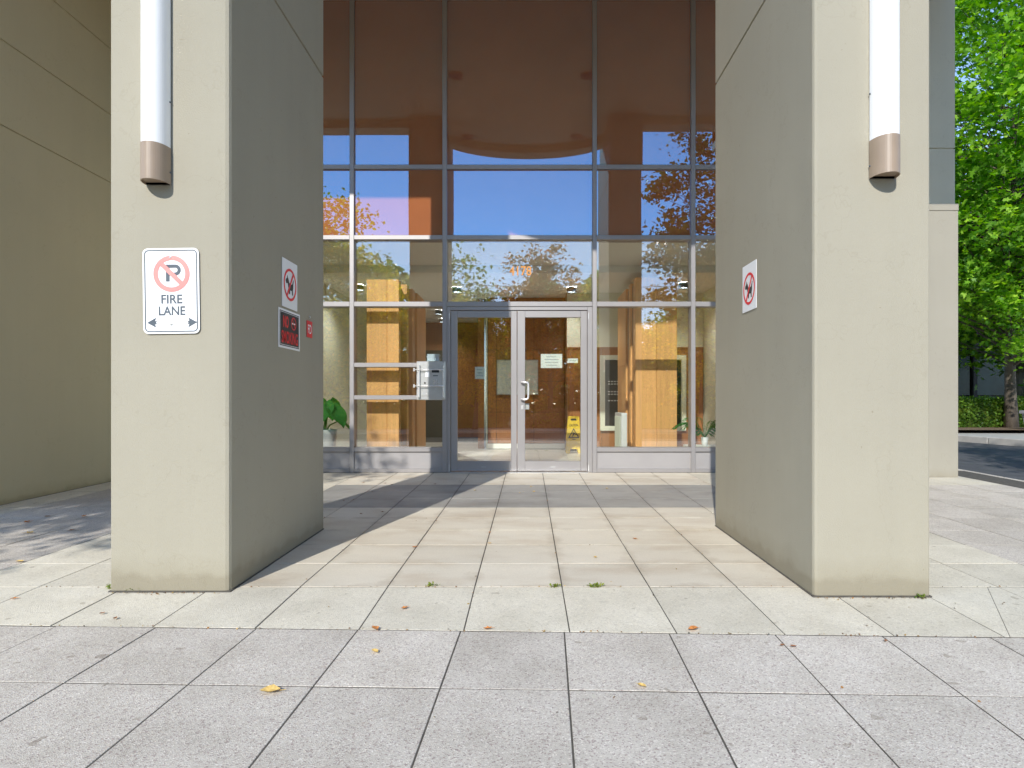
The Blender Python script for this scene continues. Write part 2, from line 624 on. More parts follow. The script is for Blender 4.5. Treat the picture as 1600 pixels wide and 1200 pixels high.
def ring(cx, cz, ro, ri, y, n=48):
    V, F = [], []
    for i in range(n):
        th = 2 * math.pi * i / n
        V += [(cx + ro * math.cos(th), y, cz + ro * math.sin(th)), (cx + ri * math.cos(th), y, cz + ri * math.sin(th))]
    for i in range(n):
        a, b_ = 2 * i, 2 * ((i + 1) % n)
        F.append((a, b_, b_ + 1, a + 1))
    return V, F


def slash(cx, cz, r, w, ang, y):
    c, s = math.cos(ang), math.sin(ang)
    pts = []
    for u, v in ((-r, -w / 2), (r, -w / 2), (r, w / 2), (-r, w / 2)):
        pts.append((cx + u * c - v * s, cz + u * s + v * c))
    return flat(pts, y)


def round_rect(w, h, r, n=6):
    pts = []
    for sx, sz, a0 in ((1, 1, 0), (-1, 1, 90), (-1, -1, 180), (1, -1, 270)):
        for k in range(n + 1):
            th = R(a0 + 90 * k / n)
            pts.append((sx * (w / 2 - r) + r * math.cos(th), sz * (h / 2 - r) + r * math.sin(th)))
    return pts


def frame_band(w, h, r, t, y):
    a, b_ = round_rect(w, h, r), round_rect(w - 2 * t, h - 2 * t, max(r - t, 0.001))
    n = len(a)
    V = [(x, y, z) for x, z in a] + [(x, y, z) for x, z in b_]
    F = [(i, (i + 1) % n, n + (i + 1) % n, n + i) for i in range(n)]
    return V, F


def text_mesh(s, height, width=None, y=0.0, x=0.0, z=0.0, weight=0.0, extrude=0.0004):
    cu = bpy.data.curves.new('txt', 'FONT')
    cu.body = s
    cu.align_x = 'CENTER'
    cu.align_y = 'CENTER'
    cu.size = 1.0
    cu.offset = weight
    cu.extrude = 0.0
    ob = bpy.data.objects.new('txt', cu)
    COL.objects.link(ob)
    dg = bpy.context.evaluated_depsgraph_get()
    me = bpy.data.meshes.new_from_object(ob.evaluated_get(dg))
    bpy.data.objects.remove(ob)
    bpy.data.curves.remove(cu)
    co = np.empty(len(me.vertices) * 3)
    me.vertices.foreach_get('co', co)
    co = co.reshape(-1, 3)
    lo, hi = co.min(0), co.max(0)
    ce = (lo + hi) / 2
    kz = height / (hi[1] - lo[1])
    kx = kz if width is None else width / (hi[0] - lo[0])
    out = np.stack([(co[:, 0] - ce[0]) * kx + x, np.full(len(co), y), (co[:, 1] - ce[1]) * kz + z], 1)
    me.vertices.foreach_set('co', out.ravel())
    me.update()
    me.materials.clear()
    return me


def local(name, vf, mat, parent, smooth=False):
    """a part given in its thing's own coordinates"""
    V, F = vf
    me = mesh_from(name, V, F, smooth)
    return link(name, me, mat, (0, 0, 0), parent)


# ------------------------------------------------------------------ ground, road, paving
def sheet(name, poly, zf, mat):
    V = [(x, y, zf(x, y)) for x, y in poly]
    me = mesh_from(name, V, [tuple(range(len(V)))])
    o = link(name, me, mat)
    o['kind'] = 'structure'
    return o


sheet('ground', [(-600, -600), (600, -600), (600, 600), (-600, 600)], lambda x, y: -0.75, 'earth')
road_z = lambda x, y: SLOPE * y - 0.115
sheet('road', [(-60, -13), (60, -13), (60, 16), (-60, 16)], road_z, 'asphalt')
sheet('pavement_base', [(-14, -2.9), (5.66, -2.9), (5.66, 7.9), (-14, 7.9)], lambda x, y: floor_z(y) - 0.0017, 'joint')


def kerb(name, pts, w, h, top, mat='concrete'):
    """a kerb of separate stones along a line of (x, y) points"""
    root = empty(name, (pts[0][0], pts[0][1], top(*pts[0])))
    root['kind'] = 'structure'
    for (a, b_) in zip(pts[:-1], pts[1:]):
        d = Vector((b_[0] - a[0], b_[1] - a[1]))
        n = max(1, round(d.length / 1.0))
        ang = math.atan2(d.y, d.x)
        me = box_mesh(d.length / n - 0.008, w, h, 0.018, 2)
        me.materials.append(M[mat])
        for i in range(n):
            t = (i + 0.5) / n
            x, y = a[0] + d.x * t, a[1] + d.y * t
            z = top(x, y) - h / 2
            pitch = -math.atan(SLOPE * math.sin(ang))
            put('kerb_stone', me, None, (x, y, z), root, (0, pitch, ang))
    return root


kerb('plaza_kerb', [(5.71, -2.9), (5.71, 14.5)], 0.09, 0.26, lambda x, y: floor_z(y) - 0.002, 'agg_grey')
kerb('street_kerb', [(-14, -2.98), (5.66, -2.98)], 0.15, 0.26, lambda x, y: floor_z(y) + 0.004)
# the far side of the driveway, with its kerb, and the far side of the street
far_poly = [(9.35, 16), (10.75, 11.6), (12.5, 9.5), (60, 7), (60, 40), (9.35, 40)]
sheet('far_pavement', far_poly, lambda x, y: SLOPE * min(y, 16) + 0.02, 'concrete')
kerb('far_kerb', [(9.28, 16), (10.68, 11.55), (12.45, 9.43), (22, 8.8)], 0.16, 0.24, lambda x, y: floor_z(y) + 0.03)
sheet('planting_bed', [(10.6, 15.6), (30, 14.9), (30, 36), (10.6, 36)], lambda x, y: 0.345, 'mulch')
kerb('opposite_kerb', [(-30, -13.0), (30, -13.0)], 0.15, 0.26, lambda x, y: -0.245)
sheet('street_far_pavement', [(-60, -40), (60, -40), (60, -13), (-60, -13)], lambda x, y: -0.25, 'concrete')
sheet('street_planting_bed', [(-60, -40), (60, -40), (60, -15.2), (-60, -15.2)], lambda x, y: -0.235, 'earth')

# --- pavers: every one that the camera can pick apart is its own piece
rng = random.Random(7)
paving = empty('plaza_pavement', (0, 3.2, floor_z(3.2)))
paving['kind'] = 'structure'
PAVER_CACHE = {}
TH = 0.05
leftovers = {'agg_beige': [], 'agg_grey': [], 'tile_beige': [], 'tile_dark': []}
GAP = 0.0065


def paver_vf(poly, bev=0.0012):
    """prism with a chamfered upper edge about its own centre"""
    cx = sum(p[0] for p in poly) / len(poly)
    cy = sum(p[1] for p in poly) / len(poly)
    n = len(poly)
    def shrink(k):
        out = []
        for x, y in poly:
            d = Vector((x - cx, y - cy))
            d = d * (1 - k * 1.41 / max(d.length, 0.01))
            out.append((d.x, d.y))
        return out
    a, b_ = shrink(GAP / 2), shrink(GAP / 2 + bev)
    V = [(x, y, -TH) for x, y in a] + [(x, y, -bev) for x, y in a] + [(x, y, 0) for x, y in b_]
    F = []
    for k in range(2):
        for i in range(n):
            j = (i + 1) % n
            F.append((k * n + i, k * n + j, (k + 1) * n + j, (k + 1) * n + i))
    F.append(tuple(range(2 * n, 3 * n)))
    return (cx, cy), V, F


n_pavers = [0]


def in_view(cx, cy):
    if cy < 1.45:
        return False
    return -0.87 * cy - 0.28 < cx < 0.815 * cy + 0.28


def hidden(cx, cy):
    """stands under a pillar, or wholly behind one as seen from the camera"""
    if -2.2 < cx < -1.5 and 3.2 < cy < 4.5:
        return True
    if 1.4 < cx < 2.05 and 3.12 < cy < 4.6:
        return True
    if cy > 3.3 and (-0.672 < cx / cy < -0.36 or 0.345 < cx / cy < 0.645):
        return True
    return False


def paver(poly, mat, rotz=0.0, key=None, edge_lift=0.0):
    (cx, cy), V, F = paver_vf(poly)
    jit = rng.uniform(-0.0009, 0.0009) + edge_lift
    if not in_view(cx, cy) or hidden(cx, cy):
        leftovers[mat].append(([(x + cx, y + cy, z + floor_z(y + cy) + jit) for x, y, z in V], F))
        return
    if key is not None and (key, mat) in PAVER_CACHE:
        me = PAVER_CACHE[(key, mat)]
    else:
        if key is not None and rotz:
            c, s = math.cos(-rotz), math.sin(-rotz)
            V = [(x * c - y * s, x * s + y * c, z) for x, y, z in V]
        me = mesh_from('paver', V, F)
        me.materials.append(M[mat])
        if key is not None:
            PAVER_CACHE[(key, mat)] = me
    rx = math.atan(SLOPE) + rng.uniform(-0.0012, 0.0012)
    ry = rng.uniform(-0.0015, 0.0015)
    put('paver', me, None, (cx, cy, floor_z(cy) + jit), paving, (rx, ry, rotz if key is not None else 0))
    n_pavers[0] += 1


def rect(x0, x1, y0, y1):
    return [(x0, y0), (x1, y0), (x1, y1), (x0, y1)]


CW, RD = 0.46, 0.4375
COL0, ROW0 = 0.1764, 3.203
XB_L, XB_R = COL0 - 7 * CW, COL0 + 6 * CW      # -3.04 and 2.94: where the grey fields begin
rows = [ROW0 + RD * k for k in range(11)] + [YF - 0.02]
for k in range(len(rows) - 1):
    y0, y1 = rows[k], rows[k + 1]
    for i in range(-24, 12):
        x0, x1 = COL0 + CW * i, COL0 + CW * (i + 1)
        cx = (x0 + x1) / 2
        key = ('g', k == len(rows) - 2)
        if x1 > 5.66:
            continue
        if cx < -4.8 and y1 > 5.0:
            continue
        if x0 < -4.78 < x1 and y1 > 5.0:
            if x1 + 4.78 > 0.08:
                paver(rect(-4.78, x1, y0, y1), 'agg_beige')
            continue
        if XB_L < cx < XB_R:
            if cx < -2.15 or cx > 2.03:
                m_ = 'agg_beige'
            else:
                m_ = 'tile_dark' if k in (5, 6, 7) else 'tile_beige'
            paver(rect(x0, x1, y0, y1), m_, key=key, edge_lift=0.002 if m_[0] == 't' else 0)
        elif cx > XB_R:
            paver(rect(x0, x1, y0, y1), 'agg_beige' if k >= 8 else 'agg_grey', key=key)
        else:
            paver(rect(x0, x1, y0, y1), 'agg_grey', key=key)

# outer rows turn a little against the glazed front; the beige row between them is cut to fit
TILT = -0.030
PIV = Vector((0.153, 2.603))


def outer(u, v):
    c, s = math.cos(TILT), math.sin(TILT)
    return (PIV.x + u * c - v * s, PIV.y + u * s + v * c)


for i in range(-24, 13):
    x0, x1 = COL0 + CW * i, COL0 + CW * (i + 1)
    def yl(x):
        return PIV.y + (x - PIV.x) * math.tan(TILT) + 0.003
    xb0 = x0 - 0.004 * i
    xb1 = x1 - 0.004 * (i + 1)
    xt0, xt1 = x0, min(x1, 5.66)
    if xt1 - xt0 < 0.1:
        continue
    a, b_, c_, d_ = (xb0, yl(xb0)), (xb1, yl(xb1)), (xt1, ROW0), (xt0, ROW0)
    if i == 3:          # mitred corner beyond the far pillar: the pavers are cut on the diagonal
        paver([a, b_, (xt1, ROW0), (xt0, ROW0)], 'agg_beige')
    elif i == 4:
        mid = (xt0 + 0.40, ROW0)
        paver([a, (xb0 + 0.02, yl(xb0)), mid, d_], 'agg_beige')
        paver([(xb0 + 0.02, yl(xb0)), b_, c_, mid], 'agg_beige')
    else:
        paver([a, b_, c_, d_], 'agg_beige')

GW, GD = 0.4457, 0.505
for r_ in range(9):
    v1, v0 = -GD * r_, -GD * (r_ + 1)
    for i in range(-30, 13):
        u0, u1 = GW * i, GW * (i + 1)
        q = [outer(u0, v0), outer(u1, v0), outer(u1, v1), outer(u0, v1)]
        if max(p[0] for p in q) > 5.66:
            continue
        paver(q, 'agg_grey', rotz=TILT, key='outer')
for m_, pieces in leftovers.items():
    if pieces:
        V, F = join(pieces)
        me = mesh_from('paver_field', V, F)
        o = put('paver_field', me, m_, (0, 0, 0), None)
        attach(o, paving)
        o['kind'] = 'stuff'
print('PAVERS', n_pavers[0])

# ------------------------------------------------------------------ the building
bld = empty('apartment_building', (0, YF, FZ))
tag(bld, 'pale grey-green stucco apartment building with pillared portico and tall glazed entrance', 'building')


def pillar(x0, x1, y0, y1, chamfers):
    """chamfers: (corner name, size) with corners fl fr bl br"""
    ch = dict(chamfers)
    def corner(x, y, nm, sx, sy, order):
        c = ch.get(nm, 0)
        if not c:
            return [(x, y)]
        pts = [(x - sx * c, y), (x - sx * c * 0.3, y - sy * c * 0.3 * 1.0), (x, y - sy * c)]
        return pts if order else pts[::-1]
    poly = corner(x0, y0, 'fl', -1, -1, False) + corner(x1, y0, 'fr', 1, -1, True) + corner(x1, y1, 'br', 1, 1, False) + corner(x0, y1, 'bl', -1, 1, True)
    g = 0.008
    lv = [(-0.1, 0), (3.462, 0), (3.466, g * 2), (3.478, g * 2), (3.482, 0), (5.0, 0), (5.004, g * 2), (5.016, g * 2), (5.02, 0), (6.176, 0)]
    V, F = prism_levels(poly, lv)
    cx, cy = (x0 + x1) / 2, (y0 + y1) / 2
    V = [(x - cx, y - cy, z) for x, y, z in V]
    o = put('pillar', mesh_from('pillar', V, F), 'stucco', (cx, cy, 0), bld)
    return o


PL = pillar(-2.15, -1.537, 3.125, 4.55, [('fr', 0.022), ('fl', 0.008)])
PL['label'] = 'pale stucco pillar with the fire lane sign, its inner side in shade'
PR = pillar(1.431, 2.013, 3.05, 4.655, [('fl', 0.018), ('fr', 0.008)])
PR['label'] = 'pale stucco pillar beside the tree, its inner side in the sun'


for p_, (x0, x1, y0, y1) in ((PL, (-2.15, -1.537, 3.125, 4.55)), (PR, (1.431, 2.013, 3.05, 4.655))):
    for nm, q in (('sealant_bead', (x0 - 0.008, x1 + 0.008, y0 - 0.008, y0 + 0.02)), ('sealant_bead', (x0 - 0.008, x0 + 0.02, y0 + 0.021, y1)), ('sealant_bead', (x1 - 0.02, x1 + 0.008, y0 + 0.021, y1))):
        me = box_mesh(q[1] - q[0], q[3] - q[2], 0.05, 0.003)
        ym = (q[2] + q[3]) / 2
        put(nm, me, 'joint', ((q[0] + q[1]) / 2, ym, floor_z(ym) - 0.018), p_, (math.atan(SLOPE), 0, 0))


def wall_block(name, x0, x1, y0, y1, z0, z1, mat, grooves=()):
    lv = [(z0, 0)]
    for g in sorted(grooves):
        lv += [(g - 0.008, 0), (g - 0.004, 0.014), (g + 0.004, 0.014), (g + 0.008, 0)]
    lv.append((z1, 0))
    cx, cy = (x0 + x1) / 2, (y0 + y1) / 2
    poly = [(x0 - cx, y0 - cy), (x1 - cx, y0 - cy), (x1 - cx, y1 - cy), (x0 - cx, y1 - cy)]
    V, F = prism_levels(poly, lv)
    return put(name, mesh_from(name, V, F), mat, (cx, cy, 0), bld)


wall_block('side_wall', -11.5, -4.8, 5.02, 16, -0.3, 6.15, 'stucco_wall', (3.565, 4.345, 5.1))
wall_block('corner_wall', 3.32, 5.146, 7.286, 20, -0.3, 3.335, 'stucco_tan')
box('wall_cap', 3.31, 5.152, 7.278, 20, 3.337, 3.42, 'stucco_tan', bld, 0.006)
wall_block('corner_wall_panel', 3.32, 5.126, 7.312, 20, 3.422, 6.15, 'stucco_grey', (4.095,))
box('upper_wall', -11.5, 5.1, 7.80, 20, 6.45, 11.5, 'stucco', bld)
box('end_wall', -4.8, -3.32, YF - 0.05, 8.4, -0.2, 6.15, 'stucco_wall', bld)

# canopy with a bow between the pillars
bow = []
for k in range(21):
    t = -1 + 2 * k / 20
    bow.append((-0.05 + 1.50 * t, 3.0 + 0.42 * t * t + 0.12 * t ** 6))
outline = [(-11.5, 4.11), (-1.60, 4.11), (-1.60, 3.60)] + bow + [(1.50, 3.60), (1.50, 4.25), (3.65, 4.25), (3.65, 3.33), (5.1, 3.33)]
inner_off = [(x, y + 0.30) for x, y in outline]
n = len(outline)
ZS = 6.18
top_poly = outline + [(5.1, 7.79), (-11.5, 7.79)]
nt_ = len(top_poly)
V = [(x, y, ZS) for x, y in top_poly] + [(x, y, 7.1) for x, y in top_poly]
F = [tuple(reversed(range(nt_))), tuple(range(nt_, 2 * nt_))] + [(i, (i + 1) % nt_, nt_ + (i + 1) % nt_, nt_ + i) for i in range(nt_)]
canopy = put('canopy', mesh_from('canopy', V, F), 'soffit', (0, 0, 0), bld)
V = [(x, y - 0.004, 6.03) for x, y in outline] + [(x, y, 6.03) for x, y in inner_off] + [(x, y - 0.004, 6.60) for x, y in outline] + [(x, y, 6.179) for x, y in inner_off]
F = []
for i in range(n - 1):
    F += [(i, n + i, n + i + 1, i + 1), (i + 1, 2 * n + i + 1, 2 * n + i, i), (n + i, 3 * n + i, 3 * n + i + 1, n + i + 1)]
eb = link('edge_beam', mesh_from('edge_beam', V, F), 'soffit', (0, 0, 0), canopy)
for (ax, ay) in ((-1.14, 1.83), (0.93, 1.83), (-1.18, 4.01), (0.92, 4.01)):
    V, F = lathe([(0.105, -0.020), (0.115, -0.008), (0.115, 0.0), (0.06, 0.004), (0.055, -0.002), (0.0505, -0.002)], 24)
    d = link('downlight', mesh_from('downlight', V, F, False), 'sign_grey', (ax, YF - ay, ZS - 0.006), canopy)

# --- the glazed front
def zpx(y):
    return CAM_H + (630 - y) * YF / 950


def xpx(x):
    return (x - 826) * YF / 950


MW = 0.055
mullions = [-3.29, xpx(551.5), xpx(695.5), xpx(928.5), xpx(1081.5), 3.29]
T = dict(top=6.15, a=zpx(263), b=zpx(372.5), c=zpx(476), d=zpx(570.5), e=zpx(621), sill=zpx(702), base=zpx(735))
y_out, y_in = YF - 0.055, YF + 0.10
for i, xm in enumerate(mullions):
    z0 = FZ + 0.003
    box('mullion', xm - MW / 2, xm + MW / 2, y_out - 0.004, y_in + 0.002, z0, 6.15, 'alu', bld, 0.003)


def transom(x0, x1, zc, h=0.055):
    box('transom', x0 + MW / 2 + 0.001, x1 - MW / 2 - 0.001, y_out, y_in, zc - h / 2, zc + h / 2, 'alu', bld, 0.003)


pane_rng = random.Random(12)


def pane(name, x0, x1, z0, z1, mat, parent=bld, y=YF, label=None):
    o = box(name, x0, x1, y - 0.006, y + 0.006, z0, z1, mat, parent)
    if parent is bld:      # glazing never sits dead true in its beads
        o.rotation_euler = (pane_rng.uniform(-1, 1) * 0.0016, 0, pane_rng.uniform(-1, 1) * 0.0022)
    if label:
        o['label'] = label
    return o


for i in range(5):
    x0, x1 = mullions[i], mullions[i + 1]
    transom(x0, x1, T['a'])
    transom(x0, x1, T['b'])
    transom(x0, x1, T['c'], 0.062)
    a, b_ = x0 + MW / 2 - 0.008, x1 - MW / 2 + 0.008
    pane('spandrel_pane', a, b_, T['a'] + 0.02, 6.15, 'spandrel', y=YF - 0.012)
    pane('spandrel_pane', a, b_, T['b'] + 0.02, T['a'] - 0.02, 'spandrel', y=YF - 0.012)
    pane('pane', a, b_, T['c'] + 0.024, T['b'] - 0.02, 'glass')
    if i == 2:
        continue
    transom(x0, x1, T['sill'])
    box('base_rail', x0 + MW / 2 + 0.001, x1 - MW / 2 - 0.001, y_out, y_in, FZ + 0.004, zpx(731.5), 'alu', bld, 0.003)
    box('base_panel', a, b_, YF - 0.03, YF + 0.03, zpx(733), T['sill'] - 0.02, 'base_panel', bld)
    if i == 1:
        transom(x0, x1, T['d'])
        transom(x0, x1, T['e'])
        pane('pane', a, b_, T['d'] + 0.02, T['c'] - 0.024, 'glass')
        pane('pane', a, b_, T['e'] + 0.02, T['d'] - 0.02, 'glass')
        pane('pane', a, b_, T['sill'] + 0.02, T['e'] - 0.02, 'glass')
    else:
        pane('pane', a, b_, T['sill'] + 0.02, T['c'] - 0.024, 'glass')

# door frame and the two doors
dl, dr = mullions[2] + MW / 2, mullions[3] - MW / 2
zt = T['c'] - 0.031
box('door_jamb', dl + 0.001, dl + 0.045, y_out + 0.012, y_in - 0.004, FZ + 0.003, zt - 0.001, 'alu', bld, 0.002)
box('door_jamb', dr - 0.062, dr - 0.001, y_out + 0.012, y_in - 0.004, FZ + 0.003, zt - 0.001, 'alu', bld, 0.002)
box('door_head', dl + 0.046, dr - 0.063, y_out + 0.012, y_in - 0.004, zt - 0.045, zt - 0.001, 'alu', bld, 0.002)
box('door_threshold', dl + 0.046, dr - 0.063, y_out - 0.05, y_in, FZ - 0.003, FZ + 0.012, 'steel', bld, 0.003)


def door(x0, x1, label, hinge_left):
    root = empty('door', ((x0 + x1) / 2, YF, FZ), 0, bld)
    root['label'] = label
    z0, z1 = FZ + 0.02, zt - 0.05
    sw_l = 0.082 if hinge_left else 0.098
    sw_r = 0.098 if not hinge_left else 0.075
    if not hinge_left:
        sw_l, sw_r = 0.098, 0.082
    ya, yb = YF - 0.028, YF + 0.022
    box('door_stile', x0, x0 + sw_l, ya, yb, z0, z1, 'alu', root, 0.003)
    box('door_stile', x1 - sw_r, x1, ya, yb, z0, z1, 'alu', root, 0.003)
    box('top_rail', x0 + sw_l + 0.0005, x1 - sw_r - 0.0005, ya + 0.001, yb - 0.001, z1 - 0.085, z1, 'alu', root, 0.003)
    box('bottom_rail', x0 + sw_l + 0.0005, x1 - sw_r - 0.0005, ya + 0.001, yb - 0.001, z0, z0 + 0.125, 'alu', root, 0.003)
    pane('door_pane', x0 + sw_l - 0.006, x1 - sw_r + 0.006, z0 + 0.12, z1 - 0.08, 'glass', root, y=YF - 0.004)
    hx = x0 + 0.02 if hinge_left else x1 - 0.02
    for hz in (z0 + 0.04, z1 - 0.07):
        box('hinge', hx - 0.045 if hinge_left else hx + 0.028, hx - 0.028 if hinge_left else hx + 0.045, ya - 0.016, ya - 0.002, hz - 0.045, hz + 0.045, 'chrome', root, 0.003)
    return root, z0, z1, ya


xm_ = xpx(808)
door_l, dz0, dz1, dya = door(dl + 0.049, xm_ - 0.003, 'shaded door leaf of the glazed entrance, a small sheet of paper on its glass', True)
door_r, dz0, dz1, dya = door(xm_ + 0.003, dr - 0.066, 'sunlit door leaf with the white pull handle', False)


def pull(root, x, z0, z1, reach, sgn, y):
    path = []
    r = 0.03
    for t in range(5):
        th = R(90 * t / 4)
        path.append((x + sgn * (0.085 - r + r * math.sin(th)), y - reach, z1 - r + r * math.cos(th)))
    top = [(x, y, z1), (x, y - reach * 0.7, z1), (x + sgn * 0.02, y - reach, z1)]
    bot = [(px_, py_, z0 + z1 - pz_) for px_, py_, pz_ in reversed(top + path)]
    P = top + path + bot
    V, F = tube_pts(P, [0.0125] * len(P), 10)
    return attach(link('handle', mesh_from('handle', V, F, True), 'chrome', (0, 0, 0)), root)


pull(door_r, xpx(815), zpx(624), zpx(597.5), 0.055, 1, dya)
box('lock', xpx(814), xpx(818), dya - 0.008, dya + 0.002, zpx(640), zpx(633), 'chrome', door_r, 0.003)
box('latch_plate', xpx(820), xpx(827), dya + 0.03, dya + 0.05, zpx(640), zpx(630), 'chrome', door_r, 0.003)
for x_ in (xpx(756), xpx(864)):
    rt = door_l if x_ < xm_ else door_r
    box('maker_plate', x_ - 0.03, x_ + 0.03, dya - 0.002, dya + 0.003, dz0 + 0.045, dz0 + 0.058, 'chrome', rt)

# street number on the pane over the doors, and the ledge behind the end bay
me = text_mesh('4178', 0.120, 0.285, y=0, weight=0.012)
num = link('street_number', me, 'gold', (xpx(813), YF - 0.012, zpx(423.5)))
attach(num, bld)
num['label'] = 'small amber street number over the entrance doors'
box('window_ledge', 2.13, 3.25, YF + 0.11, YF + 0.65, 0.425, 0.462, 'lobby_white', bld, 0.003)

# ------------------------------------------------------------------ lobby
def struct_box(name, *a, **k):
    o = box(name, *a, **k)
    o['kind'] = 'structure'
    return o


lobby = [
    struct_box('lobby_floor', -5.2, 5.0, YF + 0.101, 17, FZ - 0.12, FZ, 'lobby_stone'),
    struct_box('lobby_ceiling', -5.2, 3.31, YF + 0.04, 17, 3.16, 3.24, 'lobby_white'),
    struct_box('ceiling_bulkhead', -5.2, 3.30, 9.4, 16.9, 3.05, 3.158, 'lobby_white'),
    struct_box('lobby_wall_left', -3.6, -3.45, 8.41, 15.5, FZ, 3.16, 'lobby_paint'),
    struct_box('lobby_wall_right', 3.20, 3.31, YF + 0.12, 12, FZ, 3.15, 'lobby_paint'),
    struct_box('lobby_wall_back', 0.70, 3.19, 11.10, 11.3, FZ, 3.049, 'lobby_paint'),
    struct_box('corridor_wall', -3.44, -1.0, 15.2, 15.4, FZ, 3.049, 'wood_dark'),  # dark brown on the corridor walls stands in for its unlit depth
]
struct_box('corridor_wall_end', -0.98, -0.86, 11.77, 15.19, FZ, 3.049, 'wood_dark')
struct_box('corridor_doorway', -2.62, -2.05, 15.17, 15.199, FZ, 2.35, 'lobby_dark')  # flat dark slab in place of the shade inside an opening
# lobby floor tiles: joints cut as separate slabs near the doors
tiles = empty('lobby_tiling', (0, 9.5, FZ))
tiles['kind'] = 'structure'
tm = box_mesh(0.598, 0.598, 0.012, 0.002)
tm.materials.append(M['lobby_stone'])
for i in range(-6, 6):
    for j in range(0, 6):
        x, y = 0.02 + 0.602 * (i + 0.5), YF + 0.11 + 0.602 * (j + 0.5)
        put('floor_tile', tm, None, (x, y, FZ + 0.007), tiles)

# central panelled wall seen through the doors
cw = empty('wood_panelled_wall', (0.2, 11.6, FZ))
tag(cw, 'reddish brown wood panelled wall facing the doors inside the lobby', 'wood wall')
xs = [-0.78, -0.615, 0.10, 0.688]
zs = [0.26, 0.86, 1.45, 2.05, 2.65, 3.045]
for i in range(3):
    for k in range(5):
        box('panel', xs[i] + 0.003, xs[i + 1] - 0.003, 11.60, 11.63, zs[k] + 0.003, zs[k + 1] - 0.003, 'wood_dark', cw, 0.002)
box('backing', -0.785, 0.695, 11.634, 11.75, FZ, 3.045, 'brown_frame', cw)
box('corner_bead', -0.812, -0.787, 11.59, 11.76, FZ + 0.014, 3.045, 'lobby_paint', cw)
box('return_panel', 0.690, 0.6985, 11.10, 11.596, FZ + 0.014, 3.045, 'wood_dark', cw)
box('skirting', -0.785, 0.688, 11.585, 11.632, FZ + 0.014, 0.258, 'lobby_white', cw, 0.003)

# low wood wainscot with the directory behind the far column
wc = empty('wainscot', (1.9, 11.08, FZ))
tag(wc, 'low brown wood wainscot behind the dark directory case', 'wainscot')
xx = [0.70, 1.32, 1.94, 2.56, 3.18]
for i in range(4):
    box('panel', xx[i] + 0.003, xx[i + 1] - 0.003, 11.06, 11.09, 0.22, 2.02, 'wood_dark', wc, 0.002)
box('cap_rail', 0.70, 3.18, 11.05, 11.098, 2.022, 2.05, 'wood_dark', wc, 0.002)
box('skirting', 0.70, 3.18, 11.055, 11.097, FZ + 0.014, 0.218, 'brown_frame', wc)

dc = empty('directory_case', (2.06, 11.0, 0.53))
tag(dc, 'dark glass directory case with a pale frame on the lobby wall', 'directory')
x0, z1 = px(938, 555, 11.0)
x1, z0 = px(1072, 673, 11.0)
fw = 0.085
box('frame_stile', x0, x0 + fw, 10.98, 11.055, z0, z1, 'lobby_paint', dc, 0.004)
box('frame_stile', x1 - fw, x1, 10.98, 11.055, z0, z1, 'lobby_paint', dc, 0.004)
box('frame_rail', x0 + fw, x1 - fw, 10.982, 11.053, z1 - fw, z1, 'lobby_paint', dc, 0.004)
box('frame_rail', x0 + fw, x1 - fw, 10.982, 11.053, z0, z0 + fw, 'lobby_paint', dc, 0.004)
box('case_back', x0 + fw, x1 - fw, 11.03, 11.05, z0 + fw, z1 - fw, 'sign_black', dc)
for yy in (596, 600, 612, 616, 626):
    z = px(0, yy, 11.0)[1]
    for bnk in range(2):
        q = []
        for k in range(11):
            xa = x0 + fw + 0.06 + bnk * 0.70 + k * 0.052
            q.append(flat([(xa, z - 0.010), (xa + 0.036, z - 0.010), (xa + 0.036, z + 0.010), (xa, z + 0.010)], 11.026))
        V, F = join(q)
        o = attach(link('name_row', mesh_from('name_row', V, F), 'white', (0, 0, 0)), dc)
        o['kind'] = 'stuff'

# the two slatted oak columns
def wood_column(name, label, slabs, h):
    xa = min(s[0] for s in slabs)
    root = empty(name, ((slabs[0][0] + slabs[0][1]) / 2, slabs[0][2], FZ))
    tag(root, label, 'wood column', 'oak columns in the lobby')
    for (x0, x1, y0, y1, seams, hor) in slabs:
        ed = [x0] + list(seams) + [x1]
        zz = [FZ + 0.014] + list(hor) + [h]
        for i in range(len(ed) - 1):
            for k in range(len(zz) - 1):
                box('panel', ed[i] + 0.0012, ed[i + 1] - 0.0012, y0, y1, zz[k] + 0.0012, zz[k + 1] - 0.0012, 'wood', root, 0.004)
    x0, x1 = slabs[0][0] + 0.03, slabs[0][1] - 0.03
    x1 = min(s[1] for s in slabs) - 0.04
    box('core', x0, x1, slabs[0][3] - 0.02, slabs[-1][3] - 0.02, FZ + 0.014, h - 0.05, 'wood_dark', root)
    return root


wood_column('wood_column', 'oak slat column behind the keypad bay, striped by sun', [
    (-2.126, -1.70, 7.97, 8.10, (-1.857,), ()),
    (-2.126, -1.66, 8.30, 8.42, (), ()),
    (-2.126, -1.645, 8.62, 8.80, (), ()),
    (-2.126, -1.640, 8.95, 9.70, (), ()),
], 2.655)
wood_column('wood_column', 'wide oak column beside the caution sign and white heater', [
    (1.552, 2.156, 8.83, 9.02, (1.855,), (1.66,)),
    (1.552, 2.156, 9.28, 9.44, (), (1.66,)),
    (1.552, 2.156, 9.72, 10.6, (), (1.66,)),
], 2.86)

